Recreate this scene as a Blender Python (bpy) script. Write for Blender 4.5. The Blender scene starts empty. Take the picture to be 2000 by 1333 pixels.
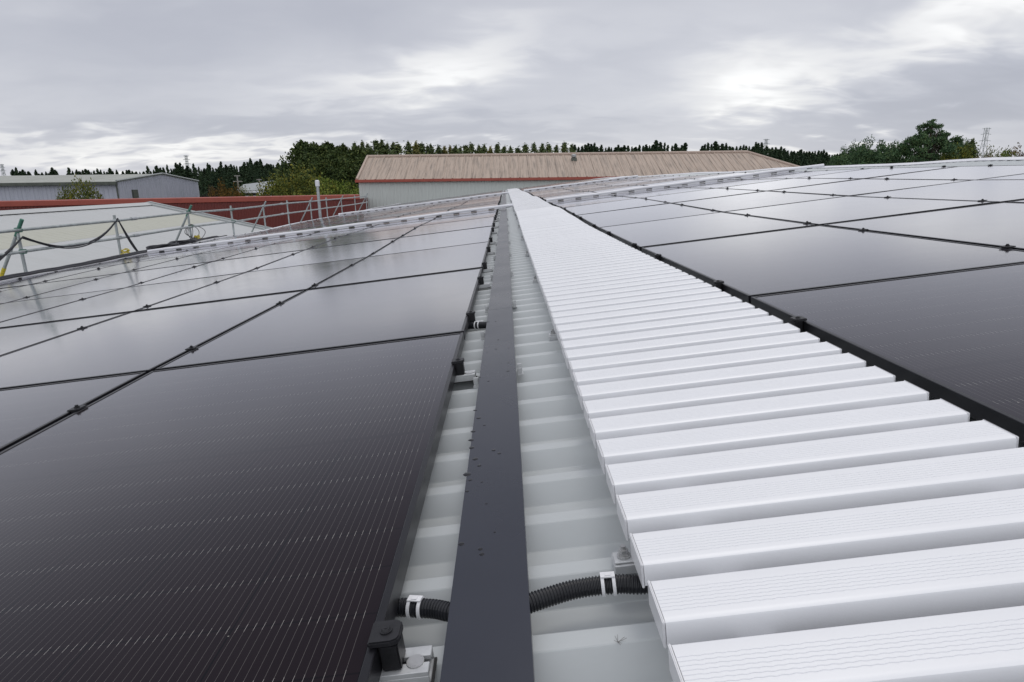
import bpy, bmesh, math, random
from mathutils import Matrix, Vector
random.seed(7)
S = bpy.context.scene
COL = S.collection
PI = math.pi

# ---------------------------------------------------------------- frames
TH = math.radians(6.4)                       # pitch of the big roof, rising to the right
CAMZ = 7.4
D0 = 0.49513                                 # camera above the panel glass
RT = Matrix.Rotation(-TH, 4, 'Y')
ROOF = Matrix.Translation((0, 0, CAMZ)) @ RT @ Matrix.Translation((0, 0, -D0))
def rw(u, v, w): return ROOF @ Vector((u, v, w))
CR = Matrix(((0.99226817, -0.0113215, -0.12359489), (-0.12245054, -0.25171687, -0.96002317), (-0.02024201, 0.9677347, -0.25115696)))
F = 1191.39
RT3 = RT.to_3x3()
def ray(x, y):                               # direction of a photo pixel, world
    return RT3 @ (CR.transposed() @ Vector(((x-1000)/F, (y-666.5)/F, 1)))
def at(x, y, Y):                             # world point on that ray at distance Y
    d = ray(x, y); t = Y/d.y
    return Vector((d.x*t, Y, CAMZ + d.z*t))
def onw(x, y, w):                            # roof coordinates of the pixel on the sheet at height w
    d = CR.transposed() @ Vector(((x-1000)/F, (y-666.5)/F, 1)); t = (w-D0)/d.z
    return Vector((d.x*t, d.y*t, w))
KN = [(-3,0),(0,0),(2.1,.0),(4,-.012),(5.7,-.013),(7.4,.008),(8.8,.03),(10.4,.01),(12.2,.022),(15,.045),(18,.006),(21.5,.036),(26,.02),(30,.0),(35,.028),(40,.004),(46,0)]
def zf(v):                                   # gentle sag of the sheets between the portal frames
    if v <= KN[0][0]: return 0
    for i in range(len(KN)-1):
        a, b = KN[i], KN[i+1]
        if v <= b[0]:
            t = (v-a[0])/(b[0]-a[0]); t = t*t*(3-2*t)
            return a[1]+(b[1]-a[1])*t
    return 0
VEND = 43.0
UR, UE = 6.63, -7.42                         # ridge, eave

# ---------------------------------------------------------------- helpers
class MB:
    def __init__(s): s.v = []; s.f = []
    def add(s, vs, fs):
        n = len(s.v); s.v += [tuple(p) for p in vs]; s.f += [tuple(i+n for i in f) for f in fs]; return s
    def box(s, x0, x1, y0, y1, z0, z1, M=None):
        vs = [Vector(p) for p in ((x0,y0,z0),(x1,y0,z0),(x1,y1,z0),(x0,y1,z0),(x0,y0,z1),(x1,y0,z1),(x1,y1,z1),(x0,y1,z1))]
        if M: vs = [M @ p for p in vs]
        return s.add(vs, [(0,3,2,1),(4,5,6,7),(0,1,5,4),(1,2,6,5),(2,3,7,6),(3,0,4,7)])
    def tube(s, pts, r, n=10, caps=True):
        pts = [Vector(p) for p in pts]; rs = r if isinstance(r, (list, tuple)) else [r]*len(pts)
        rings = []; up = Vector((0, 0, 1)); prev = None
        for i, p in enumerate(pts):
            t = (pts[min(i+1, len(pts)-1)]-pts[max(i-1, 0)]).normalized()
            if prev is None:
                a = up if abs(t.z) < .9 else Vector((1, 0, 0)); x = t.cross(a).normalized()
            else:
                x = (prev-t*prev.dot(t)).normalized()
            prev = x; y = t.cross(x)
            rings.append([p+(x*math.cos(2*PI*k/n)+y*math.sin(2*PI*k/n))*rs[i] for k in range(n)])
        vs = [q for rg in rings for q in rg]; fs = []
        for i in range(len(pts)-1):
            for k in range(n):
                a = i*n+k; b = i*n+(k+1) % n; fs.append((a, b, b+n, a+n))
        if caps: fs.append(tuple(range(n-1, -1, -1))); m = (len(pts)-1)*n; fs.append(tuple(range(m, m+n)))
        return s.add(vs, fs)
    def prism(s, poly, y0, y1):              # outline in x,z extruded along y
        n = len(poly); vs = [(p[0], y0, p[1]) for p in poly]+[(p[0], y1, p[1]) for p in poly]
        return s.add(vs, [tuple(range(n)), tuple(range(2*n-1, n-1, -1))]+[(i, i+n, (i+1) % n+n, (i+1) % n) for i in range(n)])
    def mesh(s, name, mat, bev=0, seg=2, smooth=False):
        me = bpy.data.meshes.new(name); me.from_pydata(s.v, [], s.f)
        bm = bmesh.new(); bm.from_mesh(me)
        bmesh.ops.recalc_face_normals(bm, faces=bm.faces)
        if bev: bmesh.ops.bevel(bm, geom=list(bm.edges), offset=bev, segments=seg, affect='EDGES', clamp_overlap=True)
        bm.to_mesh(me); bm.free()
        if smooth:
            for p in me.polygons: p.use_smooth = True
            try: me.set_sharp_from_angle(angle=math.radians(40))
            except Exception: pass
        if mat: me.materials.append(mat)
        return me
    def build(s, name, mat, parent=None, **k):
        return link(name, s.mesh(name, mat, **k), parent)
def link(name, me, parent=None, M=None):
    o = bpy.data.objects.new(name, me); COL.objects.link(o)
    if parent: o.parent = parent
    if M is not None: o.matrix_world = M
    return o
def tag(o, label=None, cat=None, group=None, kind=None):
    if label: o['label'] = label
    if cat: o['category'] = cat
    if group: o['group'] = group
    if kind: o['kind'] = kind
    return o
def thing(name, M, label, cat, group=None):
    o = bpy.data.objects.new(name, None); COL.objects.link(o); o.empty_display_size = .2
    if not isinstance(M, Matrix): M = Matrix.Translation(M)
    o.matrix_world = M
    return tag(o, label, cat, group)
def copy_tree(src, kids, M, label, group):
    r = src.copy(); COL.objects.link(r); r.matrix_world = M; r['label'] = label; r['group'] = group
    for k in kids:
        c = k.copy(); COL.objects.link(c); c.parent = r
    return r
ORD = ['nearest','second','third','fourth','fifth','sixth','seventh','eighth','ninth','tenth','eleventh','twelfth','thirteenth','fourteenth','fifteenth','sixteenth','seventeenth','eighteenth','nineteenth','twentieth','twenty-first','twenty-second','twenty-third','twenty-fourth','twenty-fifth']
def ordn(i):
    if i < len(ORD): return ORD[i]
    n = i+1; return '%d%s' % (n, 'th' if n % 100 in (11,12,13) else {1:'st',2:'nd',3:'rd'}.get(n % 10, 'th'))
def firstn(i): return 'first' if i == 0 else ordn(i)

# ---------------------------------------------------------------- materials
def newmat(name):
    m = bpy.data.materials.new(name); m.use_nodes = True; nt = m.node_tree
    return m, nt, nt.nodes['Principled BSDF']
def N(nt, t, **k):
    n = nt.nodes.new(t)
    for a, b in k.items():
        if a == 'inp':
            for i, v in b.items(): n.inputs[i].default_value = v
        else: setattr(n, a, b)
    return n
def math_(nt, op, a, b=None, c=None):
    n = N(nt, 'ShaderNodeMath', operation=op)
    for i, v in enumerate((a, b, c)):
        if v is None: continue
        if isinstance(v, (int, float)): n.inputs[i].default_value = v
        else: nt.links.new(v, n.inputs[i])
    return n.outputs[0]
def mixc(nt, f, a, b):
    n = N(nt, 'ShaderNodeMix', data_type='RGBA')
    for i, v in ((0, f), (6, a), (7, b)):
        if hasattr(v, 'links') or hasattr(v, 'is_linked'): nt.links.new(v, n.inputs[i])
        else: n.inputs[i].default_value = v if i == 0 else (*v[:3], 1)
    return n.outputs[2]
def objco(nt): return N(nt, 'ShaderNodeTexCoord').outputs['Object']
def noise(nt, vec, scale, detail=3, rough=.5, stretch=None):
    if stretch:
        mp = N(nt, 'ShaderNodeMapping'); nt.links.new(vec, mp.inputs[0]); mp.inputs['Scale'].default_value = stretch; vec = mp.outputs[0]
    n = N(nt, 'ShaderNodeTexNoise', inp={'Scale': scale, 'Detail': detail, 'Roughness': rough}); nt.links.new(vec, n.inputs['Vector'])
    return n.outputs['Fac']
def ramp(nt, fac, stops):
    r = N(nt, 'ShaderNodeValToRGB'); nt.links.new(fac, r.inputs[0]); e = r.color_ramp.elements
    while len(e) > len(stops): e.remove(e[-1])
    while len(e) < len(stops): e.new(1)
    for el, (p, c) in zip(e, stops): el.position = p; el.color = (*c[:3], 1) if len(c) >= 3 else (c[0],)*3+(1,)
    return r.outputs[0]
def simple(name, col, rough=.5, metal=0, var=.12, scale=6, bump=0, bscale=60, spec=.5, stretch=None, world=False):
    m, nt, b = newmat(name)
    co = N(nt, 'ShaderNodeNewGeometry').outputs['Position'] if world else objco(nt)
    f = noise(nt, co, scale, 4, .6, stretch)
    c1 = tuple(c*(1-var) for c in col); c2 = tuple(min(1, c*(1+var)) for c in col)
    nt.links.new(ramp(nt, f, [(.3, c1), (.7, c2)]), b.inputs['Base Color'])
    b.inputs['Metallic'].default_value = metal; b.inputs['Specular IOR Level'].default_value = spec
    nt.links.new(math_(nt, 'ADD', math_(nt, 'MULTIPLY', f, .15), rough-.07), b.inputs['Roughness'])
    if bump:
        bn = N(nt, 'ShaderNodeBump', inp={'Strength': bump, 'Distance': .002}); nt.links.new(noise(nt, co, bscale, 3), bn.inputs['Height'])
        nt.links.new(bn.outputs[0], b.inputs['Normal'])
    return m

def glass_mat():
    m, nt, b = newmat('panel_glass')
    sp = N(nt, 'ShaderNodeSeparateXYZ'); nt.links.new(objco(nt), sp.inputs[0]); x, y = sp.outputs[0], sp.outputs[1]
    px, py = 1.112/96, 1.74/18
    fx = math_(nt, 'ABSOLUTE', math_(nt, 'SUBTRACT', math_(nt, 'FRACT', math_(nt, 'DIVIDE', math_(nt, 'ADD', x, 5.56), px)), .5))
    fy = math_(nt, 'ABSOLUTE', math_(nt, 'SUBTRACT', math_(nt, 'FRACT', math_(nt, 'DIVIDE', math_(nt, 'ADD', y, 8.70), py)), .5))
    line = math_(nt, 'LESS_THAN', fx, .021)
    gapc = math_(nt, 'GREATER_THAN', fy, .485)          # between half cells
    dash = math_(nt, 'GREATER_THAN', fy, .43)
    rnd = N(nt, 'ShaderNodeTexNoise', inp={'Scale': 9, 'Detail': 2}); nt.links.new(objco(nt), rnd.inputs['Vector'])
    wires = math_(nt, 'MULTIPLY', line, math_(nt, 'ADD', .13, math_(nt, 'MULTIPLY', dash, math_(nt, 'MULTIPLY', rnd.outputs['Fac'], .65))))
    edge = math_(nt, 'LESS_THAN', math_(nt, 'ABSOLUTE', x), .546)
    mid = math_(nt, 'GREATER_THAN', math_(nt, 'ABSOLUTE', y), .008)
    wires = math_(nt, 'MULTIPLY', math_(nt, 'MULTIPLY', wires, edge), mid)
    cell = mixc(nt, noise(nt, objco(nt), 5, 2), (.0115, .0080, .0105), (.0175, .0125, .0155))
    cx = math_(nt, 'GREATER_THAN', math_(nt, 'ABSOLUTE', math_(nt, 'SUBTRACT', math_(nt, 'FRACT', math_(nt, 'DIVIDE', math_(nt, 'ADD', x, 5.56), px*16)), .5)), .494)
    cell = mixc(nt, math_(nt, 'MAXIMUM', math_(nt, 'MULTIPLY', gapc, .6), cx), cell, (.006, .006, .008))
    colr = mixc(nt, wires, cell, (.75, .72, .68))
    nt.links.new(colr, b.inputs['Base Color'])
    dirt = noise(nt, objco(nt), 3.5, 5, .65)
    vo = N(nt, 'ShaderNodeTexVoronoi', inp={'Scale': 26}); oi = N(nt, 'ShaderNodeObjectInfo'); ad = N(nt, 'ShaderNodeVectorMath', operation='ADD')
    nt.links.new(objco(nt), ad.inputs[0]); nt.links.new(oi.outputs['Location'], ad.inputs[1]); nt.links.new(ad.outputs[0], vo.inputs['Vector'])
    sc_ = N(nt, 'ShaderNodeSeparateColor'); nt.links.new(vo.outputs['Color'], sc_.inputs[0])
    speck = math_(nt, 'MULTIPLY', math_(nt, 'LESS_THAN', vo.outputs['Distance'], math_(nt, 'MULTIPLY', sc_.outputs[1], .055)), math_(nt, 'GREATER_THAN', sc_.outputs[0], .90))
    colr = mixc(nt, math_(nt, 'MULTIPLY', speck, .5), colr, (.45, .43, .38)); nt.links.new(colr, b.inputs['Base Color'])
    b.inputs['Roughness'].default_value = .6; b.inputs['Specular IOR Level'].default_value = 0
    # anti-reflective solar glass: very low reflection face on, strong at grazing angles
    bn = N(nt, 'ShaderNodeBump', inp={'Strength': .25, 'Distance': .0006}); nt.links.new(noise(nt, objco(nt), 5, 2, .4, (1, 3, 1)), bn.inputs['Height'])
    gl = N(nt, 'ShaderNodeBsdfGlossy'); gl.inputs['Color'].default_value = (.97, .97, 1, 1)
    nt.links.new(math_(nt, 'ADD', .085, math_(nt, 'MULTIPLY', dirt, .07)), gl.inputs['Roughness']); nt.links.new(bn.outputs[0], gl.inputs['Normal'])
    geo = N(nt, 'ShaderNodeNewGeometry'); dt = N(nt, 'ShaderNodeVectorMath', operation='DOT_PRODUCT'); nt.links.new(geo.outputs['Incoming'], dt.inputs[0]); nt.links.new(geo.outputs['Normal'], dt.inputs[1])
    fr = math_(nt, 'POWER', math_(nt, 'SUBTRACT', 1, math_(nt, 'ABSOLUTE', dt.outputs['Value'])), 5.1)
    fr = math_(nt, 'ADD', .009, math_(nt, 'MINIMUM', math_(nt, 'MULTIPLY', fr, 1.30), .96))
    ms = N(nt, 'ShaderNodeMixShader'); nt.links.new(fr, ms.inputs[0]); nt.links.new(b.outputs[0], ms.inputs[1]); nt.links.new(gl.outputs[0], ms.inputs[2])
    nt.links.new(ms.outputs[0], nt.nodes['Material Output'].inputs['Surface'])
    return m

def sheet_mat(name, col, stain, rough=.45, amt=.5, scale=1.0, stretch=(6, 1, 1)):
    m, nt, b = newmat(name)
    co = objco(nt)
    f = noise(nt, co, 1.3*scale, 6, .65); g = noise(nt, co, 2.2*scale, 5, .6, stretch); h = noise(nt, co, 90, 2, .6)
    k = math_(nt, 'MULTIPLY', ramp(nt, g, [(.45, (0, 0, 0)), (.75, (1, 1, 1))]), amt)
    c = mixc(nt, k, col, stain)
    c = mixc(nt, math_(nt, 'MULTIPLY', f, .25), c, tuple(q*.8 for q in col))
    sp = ramp(nt, h, [(.72, (0, 0, 0)), (.8, (1, 1, 1))])
    c = mixc(nt, math_(nt, 'MULTIPLY', sp, .12*amt), c, stain)
    nt.links.new(c, b.inputs['Base Color'])
    nt.links.new(math_(nt, 'ADD', rough-.1, math_(nt, 'MULTIPLY', f, .2)), b.inputs['Roughness'])
    return m
def leaf_mat(name, c1, c2, c3=None):
    m, nt, b = newmat(name)
    geo = N(nt, 'ShaderNodeNewGeometry')
    f = noise(nt, geo.outputs['Position'], .55, 3, .6)
    r = math_(nt, 'ADD', math_(nt, 'MULTIPLY', f, .7), math_(nt, 'MULTIPLY', geo.outputs['Random Per Island'], .45))
    nt.links.new(ramp(nt, r, [(.3, c1), (.62, c2), (.9, c3 or c2)]), b.inputs['Base Color'])
    b.inputs['Roughness'].default_value = .75; b.inputs['Specular IOR Level'].default_value = .2
    return m
M = {}
M['glass'] = glass_mat()
M['frame'] = simple('black_anodised', (.016, .016, .02), .34, .4, .2, 9)
M['clampb'] = simple('black_clamp', (.014, .014, .017), .42, .2, .25, 40, .2, 120)
M['alu'] = simple('mill_aluminium', (.60, .61, .62), .35, .35, .12, 40)
M['steel'] = simple('stainless_bolt', (.5, .5, .5), .28, .6, .1, 50)
M['roof'] = sheet_mat('painted_roof_sheet', (.505, .53, .54), (.38, .40, .40), .36, .22, 1.5, (1, 5, 1))
M['white'] = simple('white_powder_coat', (.80, .805, .83), .38, 0, .02, 3, .08, 400)
M['whitecap'] = simple('white_end_cap', (.78, .78, .8), .3, 0, .02, 6)
M['lid'] = simple('graphite_tray_lid', (.027, .030, .043), .28, 0, .05, 3, .05, 500)
M['galv'] = simple('galvanised_steel', (.42, .44, .45), .45, .7, .15, 12)
M['conduit'] = simple('black_plastic_conduit', (.016, .017, .021), .38, 0, .2, 30)
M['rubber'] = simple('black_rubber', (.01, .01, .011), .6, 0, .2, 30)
M['cable'] = simple('black_cable', (.018, .018, .024), .5, 0, .2, 20)
M['pipe'] = simple('white_pipe', (.74, .74, .78), .35, 0, .04, 3)
M['drop'] = simple('water_drop', (.004, .004, .006), .22, 0, .1, 40)
M['red'] = sheet_mat('red_cladding', (.165, .030, .024), (.09, .016, .014), .5, .35, .8, (4, 1, .5))
M['redtrim'] = sheet_mat('red_flashing', (.36, .078, .052), (.22, .045, .035), .5, .5, .9, (1, 1, 1))
M['beige'] = sheet_mat('weathered_salmon_roof', (.42, .335, .275), (.14, .12, .105), .75, .95, 1.1, (3.2, .16, .3))
M['beigecap'] = sheet_mat('weathered_ridge_capping', (.47, .37, .31), (.2, .15, .12), .7, .5, 1)
M['green'] = sheet_mat('pale_green_wall', (.58, .61, .59), (.5, .53, .51), .5, .25, .6, (4, 1, .4))
M['lav'] = sheet_mat('lavender_grey_cladding', (.48, .49, .57), (.30, .33, .37), .55, .6, .5, (3, 3, .25))
M['shedroof'] = sheet_mat('mossy_grey_roof', (.36, .37, .34), (.22, .23, .19), .7, .6, .3, (1, .5, 1))
M['gutter'] = simple('dark_gutter', (.09, .1, .085), .6, 0, .3, 2)
M['paleroof'] = sheet_mat('pale_roof_sheet', (.48, .49, .49), (.41, .42, .41), .5, .4, .5, (1, 3, 1))
M['light'] = sheet_mat('yellowed_rooflight', (.455, .455, .385), (.38, .38, .31), .5, .6, .8, (2, 5, 1))
M['verge'] = simple('grey_verge_flashing', (.35, .37, .37), .5, .2, .1, 2)
M['tube'] = simple('scaffold_tube', (.36, .39, .39), .45, .6, .22, 9)
M['greenp'] = simple('green_painted_steel', (.055, .17, .125), .5, .2, .3, 14)
M['yellow'] = simple('yellow_tape', (.5, .4, .02), .5, 0, .35, 30)
M['bark'] = simple('bark', (.07, .055, .045), .9, 0, .3, 4)
M['wood'] = simple('weathered_timber', (.3, .29, .27), .8, 0, .2, 5)
M['conif'] = leaf_mat('dark_conifer_needles', (.024, .044, .026), (.055, .092, .050), (.10, .135, .065))
M['conif2'] = leaf_mat('cypress_foliage', (.020, .036, .012), (.052, .080, .022), (.12, .14, .04))
M['poplar'] = leaf_mat('poplar_leaves', (0.061, 0.088, 0.041), (0.121, 0.162, 0.065), (0.203, 0.209, 0.081))
M['poplary'] = leaf_mat('yellowing_poplar_leaves', (0.108, 0.120, 0.042), (0.192, 0.186, 0.066), (0.288, 0.228, 0.072))
M['bush'] = leaf_mat('olive_shrub_leaves', (0.046, 0.069, 0.017), (0.127, 0.149, 0.032), (0.287, 0.241, 0.034))
M['bush2'] = leaf_mat('lime_shrub_leaves', (0.066, 0.099, 0.017), (0.143, 0.198, 0.033), (0.264, 0.275, 0.050))
M['orange'] = leaf_mat('autumn_leaves', (.04, .035, .012), (.14, .09, .02), (.26, .12, .025))
M['decid'] = leaf_mat('deciduous_leaves', (0.035, 0.070, 0.039), (0.077, 0.140, 0.063), (0.154, 0.210, 0.084))
M['purple'] = leaf_mat('purple_leaves', (0.016, 0.010, 0.016), (0.039, 0.023, 0.029), (0.065, 0.039, 0.039))

# ---------------------------------------------------------------- world
def make_world():
    w = bpy.data.worlds.new('World'); S.world = w; w.use_nodes = True; nt = w.node_tree
    bg = nt.nodes['Background']
    co = N(nt, 'ShaderNodeTexCoord').outputs['Generated']
    sp = N(nt, 'ShaderNodeSeparateXYZ'); nt.links.new(co, sp.inputs[0]); X, Y, Z = sp.outputs
    Zc = math_(nt, 'MAXIMUM', Z, 0.0)
    # cloud deck: project the direction on a plane overhead, so that the streaks flatten to the horizon
    inv = math_(nt, 'DIVIDE', 1, math_(nt, 'ADD', Zc, .20))
    cb = N(nt, 'ShaderNodeCombineXYZ'); nt.links.new(math_(nt, 'MULTIPLY', X, inv), cb.inputs[0]); nt.links.new(math_(nt, 'MULTIPLY', Y, inv), cb.inputs[1])
    def nz(scale, det, st, off=0):
        mp = N(nt, 'ShaderNodeMapping'); nt.links.new(cb.outputs[0], mp.inputs[0]); mp.inputs['Scale'].default_value = st; mp.inputs['Location'].default_value = (off, off*.7, off*.3)
        mp.inputs['Rotation'].default_value = (0, 0, -.25)
        n = N(nt, 'ShaderNodeTexNoise', inp={'Scale': scale, 'Detail': det, 'Roughness': .5, 'Distortion': .4}); nt.links.new(mp.outputs[0], n.inputs['Vector']); return n.outputs['Fac']
    n1 = nz(.55, 5, (.55, 1.1, 1), 3.1); n2 = nz(1.7, 4, (.75, 1.2, 1), 8.2); n3 = nz(4.5, 3, (.8, 1.2, 1), 2.2)
    az = math_(nt, 'ARCTAN2', X, Y); el = math_(nt, 'ARCSINE', Z)
    wob = math_(nt, 'MULTIPLY', math_(nt, 'SUBTRACT', n2, .5), .16)
    wob2 = math_(nt, 'MULTIPLY', math_(nt, 'ADD', math_(nt, 'SUBTRACT', n1, .5), math_(nt, 'SUBTRACT', n3, .5)), .11)
    az2 = math_(nt, 'ADD', az, wob); el2 = math_(nt, 'ADD', el, wob2)
    tot = math_(nt, 'ADD', math_(nt, 'MULTIPLY', math_(nt, 'SUBTRACT', n1, .5), .55), math_(nt, 'ADD', math_(nt, 'MULTIPLY', math_(nt, 'SUBTRACT', n2, .5), .32), math_(nt, 'MULTIPLY', math_(nt, 'SUBTRACT', n3, .5), .07)))
    def blob(px, py, sx, sy, amp, slope=0):
        nonlocal tot
        d = ray(px, py).normalized(); a0 = math.atan2(d.x, d.y); e0 = math.asin(d.z)
        da = math_(nt, 'SUBTRACT', az2, a0); de = math_(nt, 'SUBTRACT', math_(nt, 'SUBTRACT', el2, e0), math_(nt, 'MULTIPLY', da, slope))
        q = math_(nt, 'ADD', math_(nt, 'POWER', math_(nt, 'DIVIDE', da, sx/F), 2), math_(nt, 'POWER', math_(nt, 'DIVIDE', de, sy/F), 2))
        tot = math_(nt, 'ADD', tot, math_(nt, 'MULTIPLY', math_(nt, 'EXPONENT', math_(nt, 'MULTIPLY', q, -1)), amp))
    # breaks and dark banks of the cloud deck, placed by compass direction and elevation
    blob(905, 110, 150, 42, .27, .35); blob(740, 150, 210, 28, .18, .15); blob(1450, 135, 105, 60, .32, .1); blob(1720, 110, 340, 38, .34, .22); blob(1300, 60, 500, 60, .10)
    blob(1980, 30, 130, 60, .26, .2); blob(330, 292, 330, 18, .30); blob(1600, 300, 170, 16, .50); blob(60, 262, 200, 16, .22)
    blob(1000, 292, 500, 10, .22)
    blob(150, 60, 420, 70, -.16, .1); blob(1850, 215, 260, 42, -.20, .1); blob(500, 235, 420, 28, -.13); blob(1200, 235, 300, 26, -.12)
    blob(1300, 90, 260, 35, -.10, .1)
    colr = ramp(nt, math_(nt, 'ADD', tot, .42), [(.0, (.42, .435, .50)), (.30, (.52, .535, .60)), (.55, (.67, .68, .73)), (.80, (.88, .88, .89)), (1, (1.16, 1.16, 1.15))])
    zen = math_(nt, 'MINIMUM', math_(nt, 'MAXIMUM', math_(nt, 'MULTIPLY', math_(nt, 'SUBTRACT', Z, .42), 2.2), 0), 1)
    colr = mixc(nt, math_(nt, 'MULTIPLY', zen, .85), colr, (.98, .99, 1.03))
    # thicker, darker cloud ahead above the picture, brighter overhead and behind
    bd = math_(nt, 'EXPONENT', math_(nt, 'MULTIPLY', math_(nt, 'POWER', math_(nt, 'DIVIDE', math_(nt, 'SUBTRACT', el, math.radians(36)), math.radians(15)), 2), -1))
    bd = math_(nt, 'MULTIPLY', bd, math_(nt, 'MINIMUM', math_(nt, 'MAXIMUM', math_(nt, 'MULTIPLY', Y, 2), 0), 1))
    colr = mixc(nt, math_(nt, 'MULTIPLY', bd, .80), colr, (.27, .28, .34))
    back = math_(nt, 'MINIMUM', math_(nt, 'MAXIMUM', math_(nt, 'MULTIPLY', math_(nt, 'ADD', Y, .1), -2.0), 0), .9)
    colr = mixc(nt, back, colr, (1.0, 1.02, 1.07))
    below = math_(nt, 'LESS_THAN', Z, -.01)
    colr = mixc(nt, below, colr, (.12, .13, .12))
    sky = N(nt, 'ShaderNodeTexSky', sky_type='NISHITA', sun_disc=False, sun_elevation=math.radians(58), sun_rotation=math.radians(22))
    s2 = N(nt, 'ShaderNodeMix', data_type='RGBA', blend_type='MULTIPLY'); s2.inputs[0].default_value = 1
    nt.links.new(sky.outputs[0], s2.inputs[6]); s2.inputs[7].default_value = (.1, .1, .1, 1)
    fin = mixc(nt, .94, s2.outputs[2], colr)
    nt.links.new(fin, bg.inputs['Color']); bg.inputs['Strength'].default_value = 1.0
make_world()
sun = bpy.data.lights.new('sun', 'SUN'); sun.energy = .7; sun.angle = math.radians(22); sun.color = (1, .96, .9)
so = bpy.data.objects.new('sun', sun); COL.objects.link(so)
az, el = math.radians(22), math.radians(58)
sd = Vector((math.sin(az)*math.cos(el), math.cos(az)*math.cos(el), math.sin(el)))
so.rotation_euler = (-sd).to_track_quat('-Z', 'Y').to_euler(); so.location = (10, 0, 40)

# ---------------------------------------------------------------- ground
def ground():
    m, nt, b = newmat('field_grass')
    co = N(nt, 'ShaderNodeNewGeometry').outputs['Position']
    nt.links.new(ramp(nt, noise(nt, co, .03, 6, .6), [(.3, (.03, .05, .015)), (.55, (.055, .075, .022)), (.75, (.09, .09, .035))]), b.inputs['Base Color'])
    b.inputs['Roughness'].default_value = .9
    g = MB().add([(-2500,-600,0),(2500,-600,0),(2500,3500,0),(-2500,3500,0)], [(0,1,2,3)]).build('ground', m); tag(g, kind='structure')
    a = simple('yard_asphalt', (.05, .05, .05), .9, 0, .2, .3, .3, 20, world=True)
    y = MB().add([(-70,-30,.004),(40,-30,.004),(40,72,.004),(-70,72,.004)], [(0,1,2,3)]).build('yard', a); tag(y, kind='structure')
ground()

# ---------------------------------------------------------------- the big roof
WCR = -.057; PITCH = .1423; V0 = .622-PITCH*12
def roof_build():
    rt = thing('warehouse', ROOF, 'low pitched warehouse with pale ribbed metal roof carrying the solar panels', 'building')
    prof = [(0, 0), (.027, 0), (.029, -.001), (.044, -.031), (.046, -.032), (.108, -.032), (.110, -.031), (.1404, -.001)]
    vs = []; v = V0; rows = []
    while v < VEND:
        for a, h in prof:
            rows.append((v+a, h))
        v += PITCH
    mb = MB(); us = [UE, -4, 0, 3, UR]
    for (vv, h) in rows:
        for u in us: vs.append((u, vv, WCR+h+zf(vv)))
    n = len(us); fs = [(i*n+k, i*n+k+1, (i+1)*n+k+1, (i+1)*n+k) for i in range(len(rows)-1) for k in range(n-1)]
    mb.add(vs, fs)
    # opposite slope beyond the ridge
    t2 = 2*TH; c, s = math.cos(t2), math.sin(t2)
    vs2 = []
    for (vv, h) in rows:
        for d in (0, 14.0): vs2.append((UR+d*c+h*0, vv, WCR+h+zf(vv)-d*s))
    mb.add(vs2, [(i*2, i*2+1, i*2+3, i*2+2) for i in range(len(rows)-1)])
    mb.build('roof', M['roof'], rt)
    # ridge capping following the sheets, with down-turned lips
    rc = MB(); st = [V0+i*.75 for i in range(int((VEND-V0)/.75)+1)]
    pv = []
    for vv in st:
        z = zf(vv)+WCR
        pv += [(UR-.14, vv, z+.004), (UR-.135, vv, z+.012), (UR, vv, z+.03), (UR+.235*c, vv, z+.022-.235*s), (UR+.24*c, vv, z+.002-.24*s)]
    rc.add(pv, [(i*5+k, i*5+k+1, i*5+k+6, i*5+k+5) for i in range(len(st)-1) for k in range(4)])
    rc.build('ridge_cap', M['pipe'], rt)
    # eave flashing and gutter
    ef = MB(); pv = []
    for vv in st:
        z = zf(vv)+WCR
        pv += [(UE+.16, vv, z+.006), (UE-.03, vv, z+.004), (UE-.03, vv, z-.10), (UE-.16, vv, z-.10), (UE-.16, vv, z+.0)]
    ef.add(pv, [(i*5+k, i*5+k+1, i*5+k+6, i*5+k+5) for i in range(len(st)-1) for k in range(4)])
    ef.build('eave_flashing', M['pipe'], rt)
    et = MB(); pv = []
    for vv in st:
        z = zf(vv)
        pv += [(UE+.27, vv, z-.03), (UE+.27, vv, z+.010), (UE+.05, vv, z+.010), (UE+.05, vv, z-.06)]
    et.add(pv, [(i*4+k, i*4+k+1, i*4+k+5, i*4+k+4) for i in range(len(st)-1) for k in range(3)])
    et.build('edge_trim', M['pipe'], rt)
    # far verge and walls (vertical in the world)
    vg = MB(); a = rw(UE, 0, WCR); b = rw(UR, 0, WCR); inv = ROOF.inverted()
    vg.box(UE-.02, UR, VEND-.02, VEND+.10, WCR-.14, WCR+.03)
    vg.build('verge_flashing', M['pipe'], rt)
    farx = (ROOF @ Vector((UR+14*c, 0, WCR-14*s))).x
    wl = MB()
    y0 = V0; y1 = VEND
    for x, z in ((a.x+.05, a.z-.05), (farx-.05, a.z-.2)):
        wl.box(x-.06, x+.06, y0, y1, 0, z)
    for yy in (y0+.1, y1-.1):
        wl.add([(a.x, yy, 0), (farx, yy, 0), (farx, yy, a.z-.3), (b.x, yy, b.z-.1), (a.x, yy, a.z-.1)], [(0, 1, 2, 3, 4)])
    o = wl.build('wall', M['green'], rt); o.matrix_parent_inverse = ROOF.inverted()
roof_build()

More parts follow.
